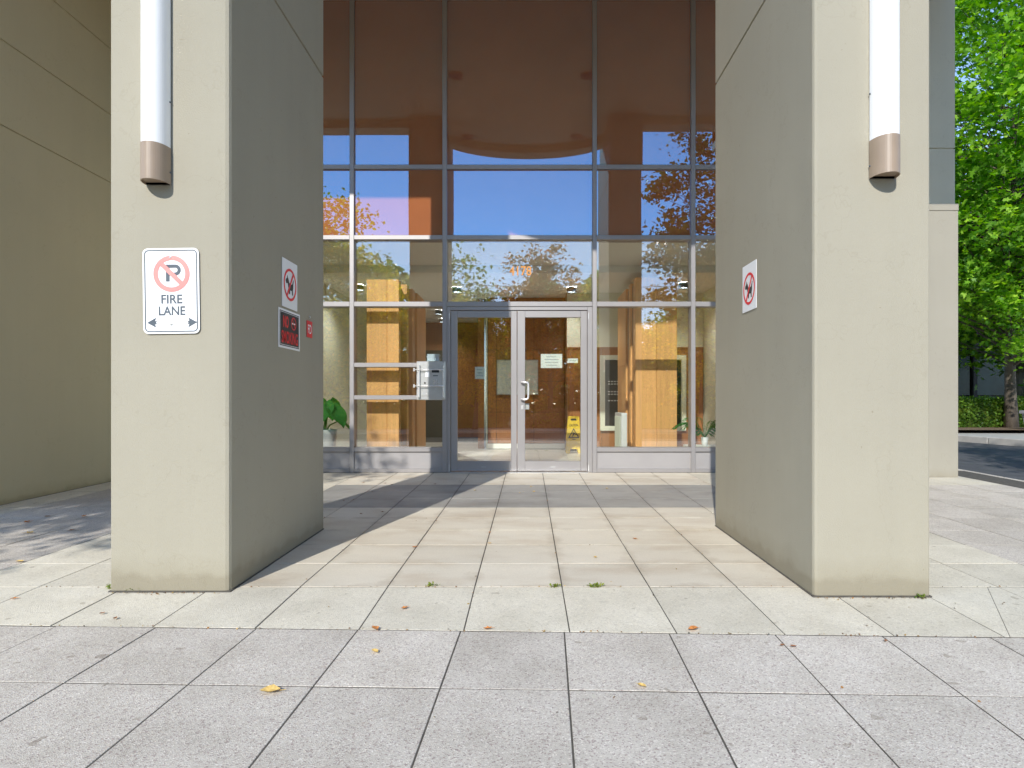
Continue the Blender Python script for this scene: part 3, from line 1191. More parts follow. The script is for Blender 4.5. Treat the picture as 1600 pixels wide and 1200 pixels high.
# notice board on the wood wall
nb = empty('notice_board', (-0.21, 11.58, 1.2))
tag(nb, 'large pale notice board on the wood wall behind the doors', 'notice board')
x0, z1 = px(776, 562, 11.58)
x1, z0 = px(841, 617, 11.58)
box('board', x0 + 0.012, x1 - 0.012, 11.570, 11.597, z0 + 0.012, z1 - 0.012, 'notice', nb)
for nm, a in (('edge_strip', (x0, x0 + 0.012, z0, z1)), ('edge_strip', (x1 - 0.012, x1, z0, z1)), ('edge_strip', (x0 + 0.0125, x1 - 0.0125, z1 - 0.012, z1)), ('edge_strip', (x0 + 0.0125, x1 - 0.0125, z0, z0 + 0.012))):
    box(nm, a[0], a[1], 11.562, 11.598, a[2], a[3], 'alu', nb)


def notice(x0, x1, y0, y1, label, lines):
    a, zt_ = px(x0, y0, YF)
    b_, zb = px(x1, y1, YF)
    root = empty('paper_notice', ((a + b_) / 2, YF + 0.012, zb))
    tag(root, label, 'notice', 'papers taped inside the door glass')
    box('sheet', a, b_, YF + 0.0045, YF + 0.0065, zb, zt_, 'paper', root)
    q = []
    rr = random.Random(int(x0))
    for k in range(lines):
        z = zt_ - (zt_ - zb) * (k + 1) / (lines + 1)
        xw = (b_ - a) * rr.uniform(0.45, 0.8)
        q.append(flat([((a + b_) / 2 - xw / 2, z - 0.0022), ((a + b_) / 2 + xw / 2, z - 0.0022), ((a + b_) / 2 + xw / 2, z + 0.0022), ((a + b_) / 2 - xw / 2, z + 0.0022)], YF + 0.0035))
    V, F = join(q)
    attach(link('print', mesh_from('print', V, F), 'sign_grey', (0, 0, 0)), root)


notice(845, 878.5, 553, 575, 'larger white paper taped inside the sunlit door glass', 4)
notice(887, 903, 560, 567, 'narrow paper strip taped near the hinge side of the sunlit door', 1)
notice(742, 757, 573, 592, 'small pale paper taped inside the shaded door glass', 3)

# yellow A-frame floor sign
cs = empty('caution_sign', px(896, 630, 10.65)[0:1] + (10.65, FZ))
tag(cs, 'yellow folding wet floor caution sign standing inside the doors', 'caution sign')


def aframe(front):
    sgn = -1 if front else 1
    pts = [(-0.135, 0.0), (-0.07, 0.0), (-0.06, 0.075), (0.06, 0.075), (0.07, 0.0), (0.135, 0.0), (0.10, 0.62), (0.085, 0.64), (-0.085, 0.64), (-0.10, 0.62)]
    V = []
    for dy in (0.0, 0.012):
        for x, z in pts:
            V.append((x, sgn * (0.14 - 0.13 * z / 0.64) + dy, z + 0.013))
    n = len(pts)
    F = [tuple(range(n)), tuple(reversed(range(n, 2 * n)))] + [(i, n + i, n + (i + 1) % n, (i + 1) % n) for i in range(n)]
    return V, F


local('front_panel', aframe(True), 'yellow', cs)
local('back_panel', aframe(False), 'yellow', cs)


def on_panel(vf):
    V, F = vf
    return [(x, -(0.14 - 0.13 * z / 0.64) - 0.002 + y, z + 0.013) for x, y, z in V], F


me = text_mesh('CAUTION', 0.040, 0.15, 0, 0, 0.485, 0.012)
V = [tuple(v.co) for v in me.vertices]
F = [tuple(p.vertices) for p in me.polygons]
local('lettering', on_panel((V, F)), 'sign_black', cs)
tri_o = [(0, 0.435), (-0.095, 0.265), (0.095, 0.265)]
tri_i = [(0, 0.405), (-0.07, 0.28), (0.07, 0.28)]
V = [(x, 0, z) for x, z in tri_o + tri_i]
local('warning_triangle', on_panel((V, [(0, 1, 4, 3), (1, 2, 5, 4), (2, 0, 3, 5)])), 'sign_black', cs)
fig_marks = [flat([(-0.03, 0.29), (-0.018, 0.285), (0.012, 0.335), (0.035, 0.315), (0.042, 0.322), (0.015, 0.355), (-0.012, 0.365), (-0.03, 0.345), (-0.022, 0.338), (-0.006, 0.345)], 0), flat([(0.0, 0.368), (0.012, 0.368), (0.012, 0.38), (0.0, 0.38)], 0), flat([(-0.03, 0.235), (0.03, 0.235), (0.03, 0.245), (-0.03, 0.245)], 0)]
for nm_, q_ in zip(('falling_figure', 'figure_head', 'slip_line'), fig_marks):
    local(nm_, on_panel(q_), 'sign_black', cs)
local('grip', on_panel(flat([(-0.05, 0.565), (0.05, 0.565), (0.05, 0.59), (0.02, 0.60), (-0.02, 0.60), (-0.05, 0.59)], 0)), 'sign_black', cs)

# white slatted heater
ht = empty('panel_heater', (1.32, 8.75, FZ))
tag(ht, 'white slatted upright heater standing beside the wide oak column', 'heater')
box('body', 1.285, 1.37, 8.44, 9.05, FZ + 0.03, 0.895, 'white', ht, 0.012, 2)
for k in range(12):
    y = 8.50 + k * 0.042
    box('slat', 1.272, 1.284, y, y + 0.026, 0.28, 0.84, 'lobby_paint', ht, 0.003)
for y in (8.52, 8.90):
    box('foot', 1.27, 1.39, y, y + 0.05, FZ + 0.013, FZ + 0.029, 'sign_black', ht)

# keypad cabinet between two bars of the bay beside the doors
kp = empty('entry_keypad', (-1.235, YF - 0.06, zpx(625)))
tag(kp, 'stainless steel entry intercom keypad behind guard rods beside the doors', 'intercom')
ax0, ax1, az0, az1 = xpx(652.5), xpx(697), zpx(625), zpx(565)
box('housing', ax0, ax1, YF - 0.085, YF + 0.20, az0, az1, 'steel', kp, 0.006)
yf_ = YF - 0.085
box('face_plate', ax0 + 0.055, ax1 - 0.05, yf_ - 0.006, yf_ - 0.0005, az0 + 0.05, az1 - 0.055, 'steel', kp, 0.002)
box('display', ax0 + 0.195, ax1 - 0.075, yf_ - 0.0085, yf_ - 0.0065, az1 - 0.145, az1 - 0.11, 'sign_black', kp)
box('directions_label', ax0 + 0.21, ax1 - 0.09, yf_ - 0.0085, yf_ - 0.0065, az1 - 0.19, az1 - 0.178, 'sign_grey', kp)
box('call_label', ax0 + 0.115, ax0 + 0.165, yf_ - 0.0085, yf_ - 0.0065, az1 - 0.20, az1 - 0.13, 'white', kp)
box('postal_lock', ax0 + 0.10, ax0 + 0.118, yf_ - 0.012, yf_ - 0.0065, az1 - 0.285, az1 - 0.265, 'sign_black', kp, 0.003)
bt = box_mesh(0.015, 0.006, 0.015, 0.003)
bt.materials.append(M['chrome'])
for i in range(3):
    for j in range(4):
        put('key', bt, None, (ax0 + 0.225 + i * 0.023, yf_ - 0.010, az1 - 0.235 - j * 0.024), kp)
for zz in (zpx(578.5), zpx(603.5)):
    V, F = tube_pts([(ax0 - 0.012, yf_ - 0.045, zz), (ax1 - 0.02, yf_ - 0.045, zz)], [0.006, 0.006], 8)
    attach(link('guard_rod', mesh_from('guard_rod', V, F, True), 'chrome', (0, 0, 0)), kp)
    box('rod_stop', ax0 - 0.03, ax0 - 0.011, yf_ - 0.056, yf_ - 0.030, zz - 0.022, zz + 0.022, 'chrome', kp, 0.003)
for xx_ in (ax0 + 0.022, ax1 - 0.035):
    box('guard_bar', xx_, xx_ + 0.024, yf_ - 0.038, yf_ - 0.0005, az0 + 0.03, az1 - 0.045, 'chrome', kp, 0.003)

bs = empty('box_stack', (-1.24, YF + 0.14, az1))
tag(bs, 'small stack of pale blue boxes on top of the keypad housing', 'boxes')
bxm = box_mesh(0.155, 0.10, 0.024, 0.002)
bxm.materials.append(M['paper_blue'])
for k in range(4):
    put('carton', bxm, None, (-1.235 + 0.004 * (k % 2), YF + 0.145, az1 + 0.014 + k * 0.026), bs)

# lit corridor pair, then four ceiling lights added to brighten the lobby
lit = emit_mat('lit_lens', (1.0, 0.95, 0.88), 300.0)
lit_mesh = None
for (X_, Y_, Z_, lab) in (
        (-1.95, 13.2, 3.05, 'lit round ceiling light over the corridor, nearer one'),
        (-2.05, 14.5, 3.05, 'lit round ceiling light over the corridor, farther one'),
        (-1.25, 10.6, 3.05, 'added round fill light on the ceiling deep behind the keypad bay'),
        (0.75, 10.6, 3.05, 'added round fill light on the ceiling behind the mullion by the sunlit door'),
        (2.6, 10.2, 3.05, 'added round fill light on the ceiling behind the wide oak column'),
        (-2.9, 10.4, 3.05, 'added round fill light on the ceiling behind the narrow end bay')):
    root = empty('ceiling_or_fill_light', (X_, Y_, Z_ - 0.002))
    tag(root, lab, 'light', 'lobby ceiling lights')
    if lit_mesh is None:
        V, F = lathe([(0.055, -0.012), (0.06, -0.008), (0.06, 0.0)], 16)
        lit_mesh = mesh_from('lens', V, F)
        lit_mesh.materials.append(lit)
        nn_ = 20
        V = []
        for r_ in (0.080, 0.074):
            for z_ in (-0.085, 0.0):
                V += [(r_ * math.cos(2 * math.pi * k / nn_), r_ * math.sin(2 * math.pi * k / nn_), z_) for k in range(nn_)]
        F = []
        for k in range(nn_):
            j = (k + 1) % nn_
            F += [(k, j, nn_ + j, nn_ + k), (2 * nn_ + j, 2 * nn_ + k, 3 * nn_ + k, 3 * nn_ + j), (j, k, 2 * nn_ + k, 2 * nn_ + j)]
        can_mesh = mesh_from('can', V, F, True)  # skirt added to hide the glowing lens from low views
        can_mesh.materials.append(M['sign_grey'])
    link('lens', lit_mesh, None, (0, 0, 0), root)
    link('can', can_mesh, None, (0, 0, 0), root)


# ------------------------------------------------------------------ signs
def arrow(cx, cz, s, d):
    pts = [(-1.0, 0), (0.75, 0.98), (0.52, 0.30), (0.95, 0.30), (0.70, 0.0), (0.95, -0.30), (0.52, -0.30), (0.75, -0.98)]
    pts = [(cx + d * x * s, cz + z * s) for x, z in pts]
    return flat(pts, -0.0035)


x0, z1 = px(224, 388, 3.12)
x1, z0 = px(312, 521.5, 3.12)
w, h = x1 - x0, z1 - z0
fl = empty('fire_lane_sign', ((x0 + x1) / 2, 3.118, (z0 + z1) / 2))
fl.rotation_euler = (0, R(-0.8), 0)
tag(fl, 'white metal no parking FIRE LANE sign screwed to the pillar front', 'sign')
local('plate', flat(round_rect(w, h, 0.028, 8), -0.002, 0.003), 'sign_white', fl)
local('border', frame_band(w - 0.018, h - 0.018, 0.022, 0.0055, -0.0032), 'sign_grey', fl)
rc = (0.004, 0.088)
pw = 0.02
P_out = [(-0.029, -0.040), (-0.010, -0.040), (-0.010, -0.012), (0.018, -0.012), (0.034, -0.006), (0.043, 0.008), (0.043, 0.028), (0.034, 0.042), (0.020, 0.047), (-0.029, 0.047)]
P_hole_cut = [(-0.010, 0.005), (0.016, 0.005), (0.022, 0.010), (0.022, 0.024), (0.016, 0.030), (-0.010, 0.030)]
Pp = [flat([(-0.029, -0.040), (-0.010, -0.040), (-0.010, 0.047), (-0.029, 0.047)], -0.0030), flat([(-0.011, 0.030), (0.020, 0.030), (0.020, 0.047), (-0.011, 0.047)], -0.0031), flat([(-0.011, -0.010), (0.020, -0.010), (0.020, 0.006), (-0.011, 0.006)], -0.0031)]
arc_o = [(0.0195 + 0.0285 * math.cos(R(a)), 0.0185 + 0.0285 * math.sin(R(a))) for a in range(-90, 91, 15)]
arc_i = [(0.0195 + 0.0118 * math.cos(R(a)), 0.0185 + 0.0118 * math.sin(R(a))) for a in range(-90, 91, 15)]
na = len(arc_o)
Pp.append(([(x, -0.0032, z) for x, z in arc_o + arc_i], [(i, i + 1, na + i + 1, na + i) for i in range(na - 1)]))
V, F = join(Pp)
local('letter_p', ([(x + rc[0], y, z + rc[1]) for x, y, z in V], F), 'sign_grey', fl)
local('prohibition_ring', join([ring(rc[0], rc[1], 0.093, 0.070, -0.0040), slash(rc[0], rc[1], 0.080, 0.023, R(-45), -0.0044)]), 'sign_red_faded', fl)
for s_, z_, w_ in (('FIRE', -0.042, 0.108), ('LANE', -0.102, 0.136)):
    link('lettering', text_mesh(s_, 0.046, w_, -0.0035, 0.004, z_, 0.018), 'sign_grey', (0, 0, 0), fl)
local('arrow', arrow(-0.098, -0.162, 0.026, 1), 'sign_grey', fl)
local('arrow', arrow(0.106, -0.162, 0.026, -1), 'sign_grey', fl)
for z_ in (0.172, -0.170):
    V, F = lathe([(0.007, 0), (0.0065, 0.003), (0.003, 0.0045)], 12)
    V = [(x, -z - 0.002, y + z_) for x, y, z in V]
    local('screw', (V, [tuple(reversed(f)) for f in F]), 'steel', fl)


def dog_sign(name, loc, rotz, w, h, label, rcz):
    root = empty(name, loc, rotz)
    tag(root, label, 'sign', 'no dogs signs')
    local('plate', flat(round_rect(w, h, 0.004, 2), -0.002, 0.0025), 'sign_white', root)
    r = w * 0.42
    local('prohibition_ring', join([ring(0, rcz, r, r * 0.84, -0.0036), slash(0, rcz, r * 0.9, r * 0.17, R(56), -0.0040)]), 'sign_red', root)
    d = [(-0.70, 0.16), (-0.62, 0.30), (-0.50, 0.36), (-0.44, 0.58), (-0.33, 0.40), (-0.24, 0.30), (-0.12, 0.10), (0.18, 0.06), (0.34, 0.10), (0.52, 0.42), (0.58, 0.40), (0.52, 0.10), (0.50, -0.12), (0.44, -0.30), (0.46, -0.62), (0.30, -0.62), (0.28, -0.36), (0.02, -0.34), (-0.02, -0.62), (-0.18, -0.62), (-0.18, -0.34), (-0.30, -0.14), (-0.36, 0.06), (-0.46, 0.02), (-0.60, 0.02)]
    local('dog_print', flat([(x * r, rcz + z * r * 0.95) for x, z in d], -0.0030), 'dog_black', root)
    return root


dog_sign('no_dogs_sign', (-1.5345, 3.905, 1.79), R(90), 0.245, 0.305, 'white no dogs sign above the black no smoking sign', 0.0)
dog_sign('no_dogs_sign', (1.4285, 3.933, 1.782), R(-90), 0.245, 0.305, 'white no dogs sign alone on the sunlit inner side of a pillar', -0.01)

ns = empty('no_smoking_sign', (-1.5345, 3.90, 1.50), R(90))
tag(ns, 'black and red NO SMOKING sign with a white edge on the shaded pillar side', 'sign')
w, h = 0.345, 0.245
local('plate', flat(round_rect(w, h, 0.003, 2), -0.002, 0.0025), 'sign_white', ns)
local('black_field', flat(round_rect(w - 0.030, h - 0.026, 0.002, 2), -0.0028), 'sign_black', ns)
local('white_line', frame_band(w - 0.042, h - 0.038, 0.002, 0.003, -0.0034), 'sign_white', ns)
link('lettering', text_mesh('NO', 0.075, 0.085, -0.0038, -0.065, 0.045, 0.03), 'sign_red', (0, 0, 0), ns)
link('lettering', text_mesh('SMOKING', 0.078, 0.265, -0.0038, 0.0, -0.052, 0.02), 'sign_red', (0, 0, 0), ns)
local('prohibition_ring', join([ring(0.062, 0.046, 0.042, 0.034, -0.0038), slash(0.062, 0.046, 0.036, 0.007, R(-45), -0.0042)]), 'sign_red', ns)
local('cigarette', flat([(0.035, 0.042), (0.088, 0.042), (0.088, 0.051), (0.035, 0.051)], -0.0034), 'sign_white', ns)

fd = empty('fire_department_tag', (-1.5345, 4.255, 1.548), R(90))
tag(fd, 'tiny red tag lettered FD under a screw on the shaded pillar side', 'sign')
local('plate', flat(round_rect(0.105, 0.115, 0.004, 2), -0.002, 0.0025), 'sign_red', fd)
link('lettering', text_mesh('FD', 0.062, 0.068, -0.003, 0, 0, 0.01), 'sign_white', (0, 0, 0), fd)
V, F = lathe([(0.009, 0), (0.008, 0.006), (0.003, 0.008)], 12)
local('screw', ([(x, -z, y + 0.085) for x, y, z in V], [tuple(reversed(f)) for f in F]), 'steel', fd)


# ------------------------------------------------------------------ half-round wall lamps
def wall_lamp(xc, yw, z0, label):
    root = empty('wall_lamp', (xc, yw, z0))
    tag(root, label, 'wall lamp', 'half-round lamps on the pillars')
    r, dpt = 0.0655, 0.098
    def dshape(rx, ry, n=22):
        return [(rx * math.cos(R(180 + 180 * k / n)), -0.004 - ry * abs(math.sin(R(180 * k / n))) ** 0.85) for k in range(n + 1)]
    def dtube(za, zb, rx, ry, hollow=False):
        p = dshape(rx, ry)
        n = len(p)
        V = [(x, y, za) for x, y in p] + [(x, y, zb) for x, y in p]
        F = [(i, i + 1, n + i + 1, n + i) for i in range(n - 1)] + [(n - 1, 0, n, 2 * n - 1)]
        F.append(tuple(range(n, 2 * n)))
        if not hollow:
            F.append(tuple(reversed(range(n))))
        else:
            q = [(x * 0.94, -0.004 + (y + 0.004) * 0.94) for x, y in p]
            k = len(V)
            V += [(x, y, za) for x, y in q] + [(x, y, za + 0.012) for x, y in q]
            F += [(i + 1, i, k + i, k + i + 1) for i in range(n - 1)] + [(0, n - 1, k + n - 1, k)]
            F += [(k + i + 1, k + i, k + n + i, k + n + i + 1) for i in range(n - 1)] + [(k, k + n - 1, k + 2 * n - 1, k + n)]
            F.append(tuple(reversed(range(k + n, k + 2 * n))))
        return V, F
    H = 1.55
    local('diffuser', dtube(0.185, H - 0.16, r * 0.97, dpt * 0.97), 'lamp_white', root)
    local('end_cap', dtube(0.0, 0.186, r, dpt, True), 'lamp_cap', root)
    local('end_cap', dtube(H - 0.161, H, r, dpt), 'lamp_cap', root)
    V, F = join([([(x, y, z) for x in (-r * 0.8, r * 0.8) for y in (-0.0035, -0.0005) for z in (0.02, H - 0.02)], [(0, 1, 3, 2), (4, 6, 7, 5), (0, 4, 5, 1), (2, 3, 7, 6), (0, 2, 6, 4), (1, 5, 7, 3)])])
    local('back_plate', (V, F), 'sign_grey', root)
    for zz in (0.06, 0.42, 1.1):
        for s in (-1, 1):
            V, F = lathe([(0.0045, 0), (0.0045, 0.004), (0.002, 0.006)], 10)
            V = [(s * (r - 0.001 + z), -0.012 + x, zz + y) for x, y, z in V]
            local('screw', (V, F if s > 0 else [tuple(reversed(f)) for f in F]), 'sign_grey', root)
    return root


wall_lamp(-1.900, 3.123, 2.151, 'white half-round wall lamp above the fire lane sign')
wall_lamp(1.770, 3.048, 2.155, 'white half-round wall lamp on the pillar without the fire lane sign')


# ------------------------------------------------------------------ plants and trees
def leaves_mesh(name, centres, size, rs, flatness=0.5, aspect=1.6, shape='diamond', normal_bias=None):
    """one mesh of folded leaf blades; centres is an (n, 3) array"""
    n = len(centres)
    d = rs.normal(size=(n, 3))
    d[:, 2] = d[:, 2] * flatness - 0.25
    d /= np.linalg.norm(d, axis=1)[:, None]
    up = rs.normal(size=(n, 3)) * 0.55 + np.array([0, 0, 1.0])
    s = np.cross(d, up)
    s /= np.linalg.norm(s, axis=1)[:, None] + 1e-9
    nn = np.cross(s, d)
    sz = size * rs.uniform(0.6, 1.25, n)[:, None]
    if shape == 'diamond':
        loc = [(-0.5, 0, 0), (0.0, 0.5 / aspect * 1.1, 0.10), (0.55, 0, -0.06), (0.0, -0.5 / aspect * 1.1, 0.10)]
        faces = np.array([[0, 1, 2, 3]])
    else:       # maple: a five-lobed outline folded on its midrib
        loc = [(-0.45, 0, 0), (-0.30, 0.34, 0.05), (-0.02, 0.20, 0.04), (0.16, 0.52, 0.08), (0.22, 0.18, 0.03), (0.62, 0, -0.06), (0.22, -0.18, 0.03), (0.16, -0.52, 0.08), (-0.02, -0.20, 0.04), (-0.30, -0.34, 0.05)]
        faces = None
    k = len(loc)
    V = np.empty((n, k, 3))
    for j, (a, b_, c_) in enumerate(loc):
        V[:, j] = centres + sz * (d * a + s * b_ + nn * c_)
    me = bpy.data.meshes.new(name)
    me.vertices.add(n * k)
    me.vertices.foreach_set('co', V.reshape(-1))
    me.loops.add(n * k)
    me.loops.foreach_set('vertex_index', np.arange(n * k, dtype=np.int32))
    me.polygons.add(n)
    me.polygons.foreach_set('loop_start', np.arange(0, n * k, k, dtype=np.int32))
    me.update(calc_edges=True)
    me.validate()
    return me


def tree(name, label, base, height, crown_c, crown_r, n_clump, per, size, leaf, seed, trunk_r=0.16, shape='diamond', clump_r=0.45, shell=0.35, group=None):
    rs = np.random.RandomState(seed)
    root = empty(name, base)
    tag(root, label, 'tree', group)
    C = np.array(crown_c) - np.array(base)
    CR = np.array(crown_r)
    # clumps fill an uneven ellipsoid
    u = rs.normal(size=(n_clump, 3))
    u /= np.linalg.norm(u, axis=1)[:, None]
    rad = (shell + (1 - shell) * rs.uniform(0, 1, n_clump) ** 0.6) * rs.uniform(0.82, 1.12, n_clump)
    K = C + u * rad[:, None] * CR
    parts = []
    top = Vector((C[0], C[1], C[2] + 0.45 * CR[2]))
    tr = []
    m = 9
    for i in range(m):
        t = i / (m - 1)
        tr.append(Vector((top.x * t ** 1.4 + 0.05 * math.sin(5 * t + seed), top.y * t ** 1.4 + 0.05 * math.cos(4 * t + seed), -0.15 + (top.z + 0.15) * t)))
    parts.append(tube_pts(tr, [trunk_r * (1 - 0.8 * i / (m - 1)) * (1.35 if i == 0 else 1) for i in range(m)], 9))
    lo = max(0.15, (C[2] - CR[2]) / top.z)
    for k in range(n_clump):
        e = Vector(K[k])
        t0 = min(0.95, max(lo * 0.85, (e.z - 0.45 * (Vector((e.x, e.y, 0)) - Vector((C[0], C[1], 0))).length) / top.z))
        fi = t0 * (m - 1)
        i0 = min(m - 2, int(fi))
        s = tr[i0].lerp(tr[i0 + 1], fi - i0)
        mid = s.lerp(e, 0.5) + Vector((rs.normal() * 0.1, rs.normal() * 0.1, 0.12 + 0.05 * rs.normal()))
        r0 = trunk_r * (0.30 * (1 - t0) + 0.08)
        parts.append(tube_pts([s, s.lerp(mid, 0.5) + Vector((0, 0, 0.04)), mid, e], [r0, r0 * 0.7, r0 * 0.45, 0.006], 5, False))
    V, F = join(parts)
    local('trunk', (V, F), 'bark', root, True)
    cr = clump_r * rs.uniform(0.6, 1.3, n_clump)
    idx = rs.randint(0, n_clump, n_clump * per)
    off = rs.normal(size=(len(idx), 3)) * 0.5
    off[:, 2] *= 0.7
    P = K[idx] + off * cr[idx][:, None]
    me = leaves_mesh('crown', P, size, rs, shape=shape)
    link('crown', me, leaf, (0, 0, 0), root)
    return root


# in view: the maple beyond the driveway
tree('maple_tree', 'tall bright green leafy maple beyond the driveway', (13.6, 17.2, 0.3), 10, (12.5, 15.6, 7.9), (4.8, 3.6, 5.4), 330, 210, 0.15, 'leaf_maple', 3, 0.15, 'maple', 0.78, 0.45)
tree('maple_tree', 'slim trunked maple standing behind the clipped hedge', (16.3, 20.0, 0.3), 9, (16.5, 20.5, 5.6), (3.6, 3.0, 4.2), 130, 100, 0.24, 'leaf_maple', 5, 0.22, 'maple', 0.95, 0.4)

# mirrored in the glass: trees along and across the street
tree('street_tree', 'yellow green street tree near the plaza edge, mirrored beside the shaded pillar', (-6.6, -1.6, -0.05), 6, (-5.7, -1.4, 5.0), (1.8, 1.5, 1.45), 70, 100, 0.13, 'leaf_yellow', 11, 0.11, 'diamond', 0.48, 0.25, 'street trees mirrored in the glass')
tree('street_tree', 'bronze leaved street tree mirrored high in the glass beside the sunlit pillar', (6.6, -4.6, -0.2), 10, (6.2, -4.6, 6.6), (2.6, 2.3, 3.4), 105, 120, 0.17, 'leaf_bronze', 21, 0.14, 'diamond', 0.60, 0.30, 'street trees mirrored in the glass')
tree('street_tree', 'rust coloured tree across the street mirrored in the sunlit door', (1.4, -24, -0.3), 11, (1.0, -24, 6.2), (2.9, 2.4, 5.2), 90, 110, 0.26, 'leaf_rust', 31, 0.2, 'diamond', 0.9, 0.3, 'street trees mirrored in the glass')
tree('street_tree', 'yellow tree across the street mirrored by the sunlit door hinge', (5.6, -27, -0.3), 10, (5.6, -27, 5.8), (2.4, 2.4, 4.4), 80, 110, 0.28, 'leaf_yellow', 41, 0.2, 'diamond', 0.9, 0.3, 'street trees mirrored in the glass')
tree('street_tree', 'tall green tree across the street mirrored in the shaded door', (-4.2, -22, -0.3), 12, (-4.4, -22, 5.6), (3.2, 2.6, 5.0), 110, 120, 0.26, 'leaf_green', 51, 0.22, 'diamond', 0.95, 0.3, 'street trees mirrored in the glass')
tree('street_tree', 'broad green tree across the street mirrored in the keypad bay', (-11.5, -20, -0.3), 12, (-11.5, -20, 5.6), (4.2, 3.0, 5.0), 120, 110, 0.28, 'leaf_yellow', 61, 0.24, 'diamond', 1.0, 0.3, 'street trees mirrored in the glass')
tree('street_tree', 'dark green tree across the street mirrored beyond the oak column', (11.5, -20, -0.3), 11, (11.5, -20, 5.2), (4.0, 3.0, 4.8), 110, 110, 0.28, 'leaf_green', 71, 0.22, 'diamond', 1.0, 0.3, 'street trees mirrored in the glass')

for (bx, by, cz, cr, lf, sd, lab) in (
        (-7.7, -14.3, 4.1, (2.3, 1.7, 3.7), 'leaf_yellow', 111, 'bushy golden tree across the street mirrored low beside the shaded pillar'),
        (-2.6, -14.6, 3.5, (1.4, 1.3, 3.1), 'leaf_yellow', 112, 'narrow golden tree across the street mirrored low in the shaded door'),
        (8.4, -14.3, 3.9, (2.2, 1.7, 3.6), 'leaf_yellow', 113, 'bushy golden tree across the street mirrored low behind the palm')):
    tree('street_tree', lab, (bx, by, -0.25), 7, (bx, by, cz), cr, 80, 130, 0.17, lf, sd, 0.12, 'diamond', 0.62, 0.25, 'street trees mirrored in the glass')


def hedge(name, label, x0, x1, y0, y1, z0, z1, n, size, leaf, seed, dome=False):
    rs = np.random.RandomState(seed)
    root = empty(name, ((x0 + x1) / 2, (y0 + y1) / 2, z0))
    tag(root, label, 'hedge')
    w, d, h = x1 - x0, y1 - y0, z1 - z0
    P = rs.uniform(-0.5, 0.5, size=(n, 3))
    if dome:
        v = rs.normal(size=(n, 3))
        v /= np.linalg.norm(v, axis=1)[:, None]
        P = v * 0.5 * rs.uniform(0.75, 1.02, n)[:, None]
        P[:, 2] = np.abs(P[:, 2]) * 2 - 0.5
    else:
        side = rs.randint(0, 4, n)
        P[side == 0, 1] = -0.5
        P[side == 1, 2] = 0.5
        P[side == 2, 0] = np.where(rs.rand((side == 2).sum()) < 0.5, -0.5, 0.5)
        P[side == 3, 1] = 0.5
        P += rs.normal(size=(n, 3)) * np.array([0.06 / w, 0.06 / d, 0.05 / h])
    P = P * np.array([w, d, h]) + np.array([0, 0, h / 2])
    link('foliage', leaves_mesh('foliage', P, size, rs, 1.0), leaf, (0, 0, 0), root)
    if dome:
        V, F = lathe([(w * 0.40, 0), (w * 0.38, h * 0.4), (w * 0.26, h * 0.72), (w * 0.05, h * 0.86)], 14)
        V = [(x, y * d / w, z) for x, y, z in V]
    else:
        V = [(x * w * 0.485, y * d * 0.40, z) for z in (0, h * 0.93) for x, y in ((-1, -1), (1, -1), (1, 1), (-1, 1))]
        F = [(3, 2, 1, 0), (4, 5, 6, 7), (0, 1, 5, 4), (1, 2, 6, 5), (2, 3, 7, 6), (3, 0, 4, 7)]
    local('inner_twigs', (V, F), 'leaf_green', root)
    return root


hedge('clipped_hedge', 'low clipped green hedge across the driveway under the maple', 11.2, 20, 17.2, 18.0, 0.30, 1.13, 15000, 0.085, 'leaf_hedge', 81)
hedge('street_hedge', 'dark low hedge across the street mirrored in the shaded door', -11, -1.2, -17.2, -16.2, -0.24, 0.95, 6000, 0.12, 'leaf_green', 82)
hedge('dry_grass_mound', 'mound of dry ornamental grass mirrored in the sunlit door', -0.3, 3.4, -16.8, -15.4, -0.24, 0.75, 3500, 0.16, 'leaf_dry', 83, True)
hedge('street_hedge', 'dark hedge across the street mirrored beyond the oak column', 4.5, 16, -17.4, -16.4, -0.24, 1.0, 6000, 0.12, 'leaf_green', 84)

# the wood that closes the view across the street
rs = np.random.RandomState(90)
nT = 42000
ux = rs.uniform(-60, 60, nT)
hh = 11.5 + 2.2 * np.sin(ux * 0.35) + 1.5 * np.sin(ux * 0.9 + 1)
P = np.stack([ux, -44 + rs.normal(size=nT) * 1.6, -0.5 + hh * rs.uniform(0, 1, nT) ** 0.8], 1)
P2 = np.stack([rs.uniform(-60, 60, 16000), -47 + rs.normal(size=16000) * 0.8, rs.uniform(-0.6, 6.0, 16000)], 1)
P = np.concatenate([P, P2])
tl = link('far_treeline', leaves_mesh('far_treeline', P, 0.95, rs), 'leaf_green')
tag(tl, 'dark green belt of trees closing the far side of the street', 'treeline', None, 'stuff')

tree('street_tree', 'green street tree beside the driveway that shades the asphalt', (5.2, 0.6, 0.0), 7, (6.6, 1.8, 5.7), (1.9, 1.9, 1.7), 46, 70, 0.14, 'leaf_green', 101, 0.10, 'diamond', 0.5, 0.25)

# dark glazed building under the maple, far behind the hedge
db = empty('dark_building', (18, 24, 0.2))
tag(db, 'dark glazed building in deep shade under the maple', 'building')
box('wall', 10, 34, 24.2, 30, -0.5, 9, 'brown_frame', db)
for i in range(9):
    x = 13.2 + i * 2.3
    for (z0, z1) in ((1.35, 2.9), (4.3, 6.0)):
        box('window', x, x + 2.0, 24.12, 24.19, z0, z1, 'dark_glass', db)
    box('window_post', x - 0.22, x - 0.08, 24.02, 24.19, 0.3, 6.6, 'brown_frame', db)

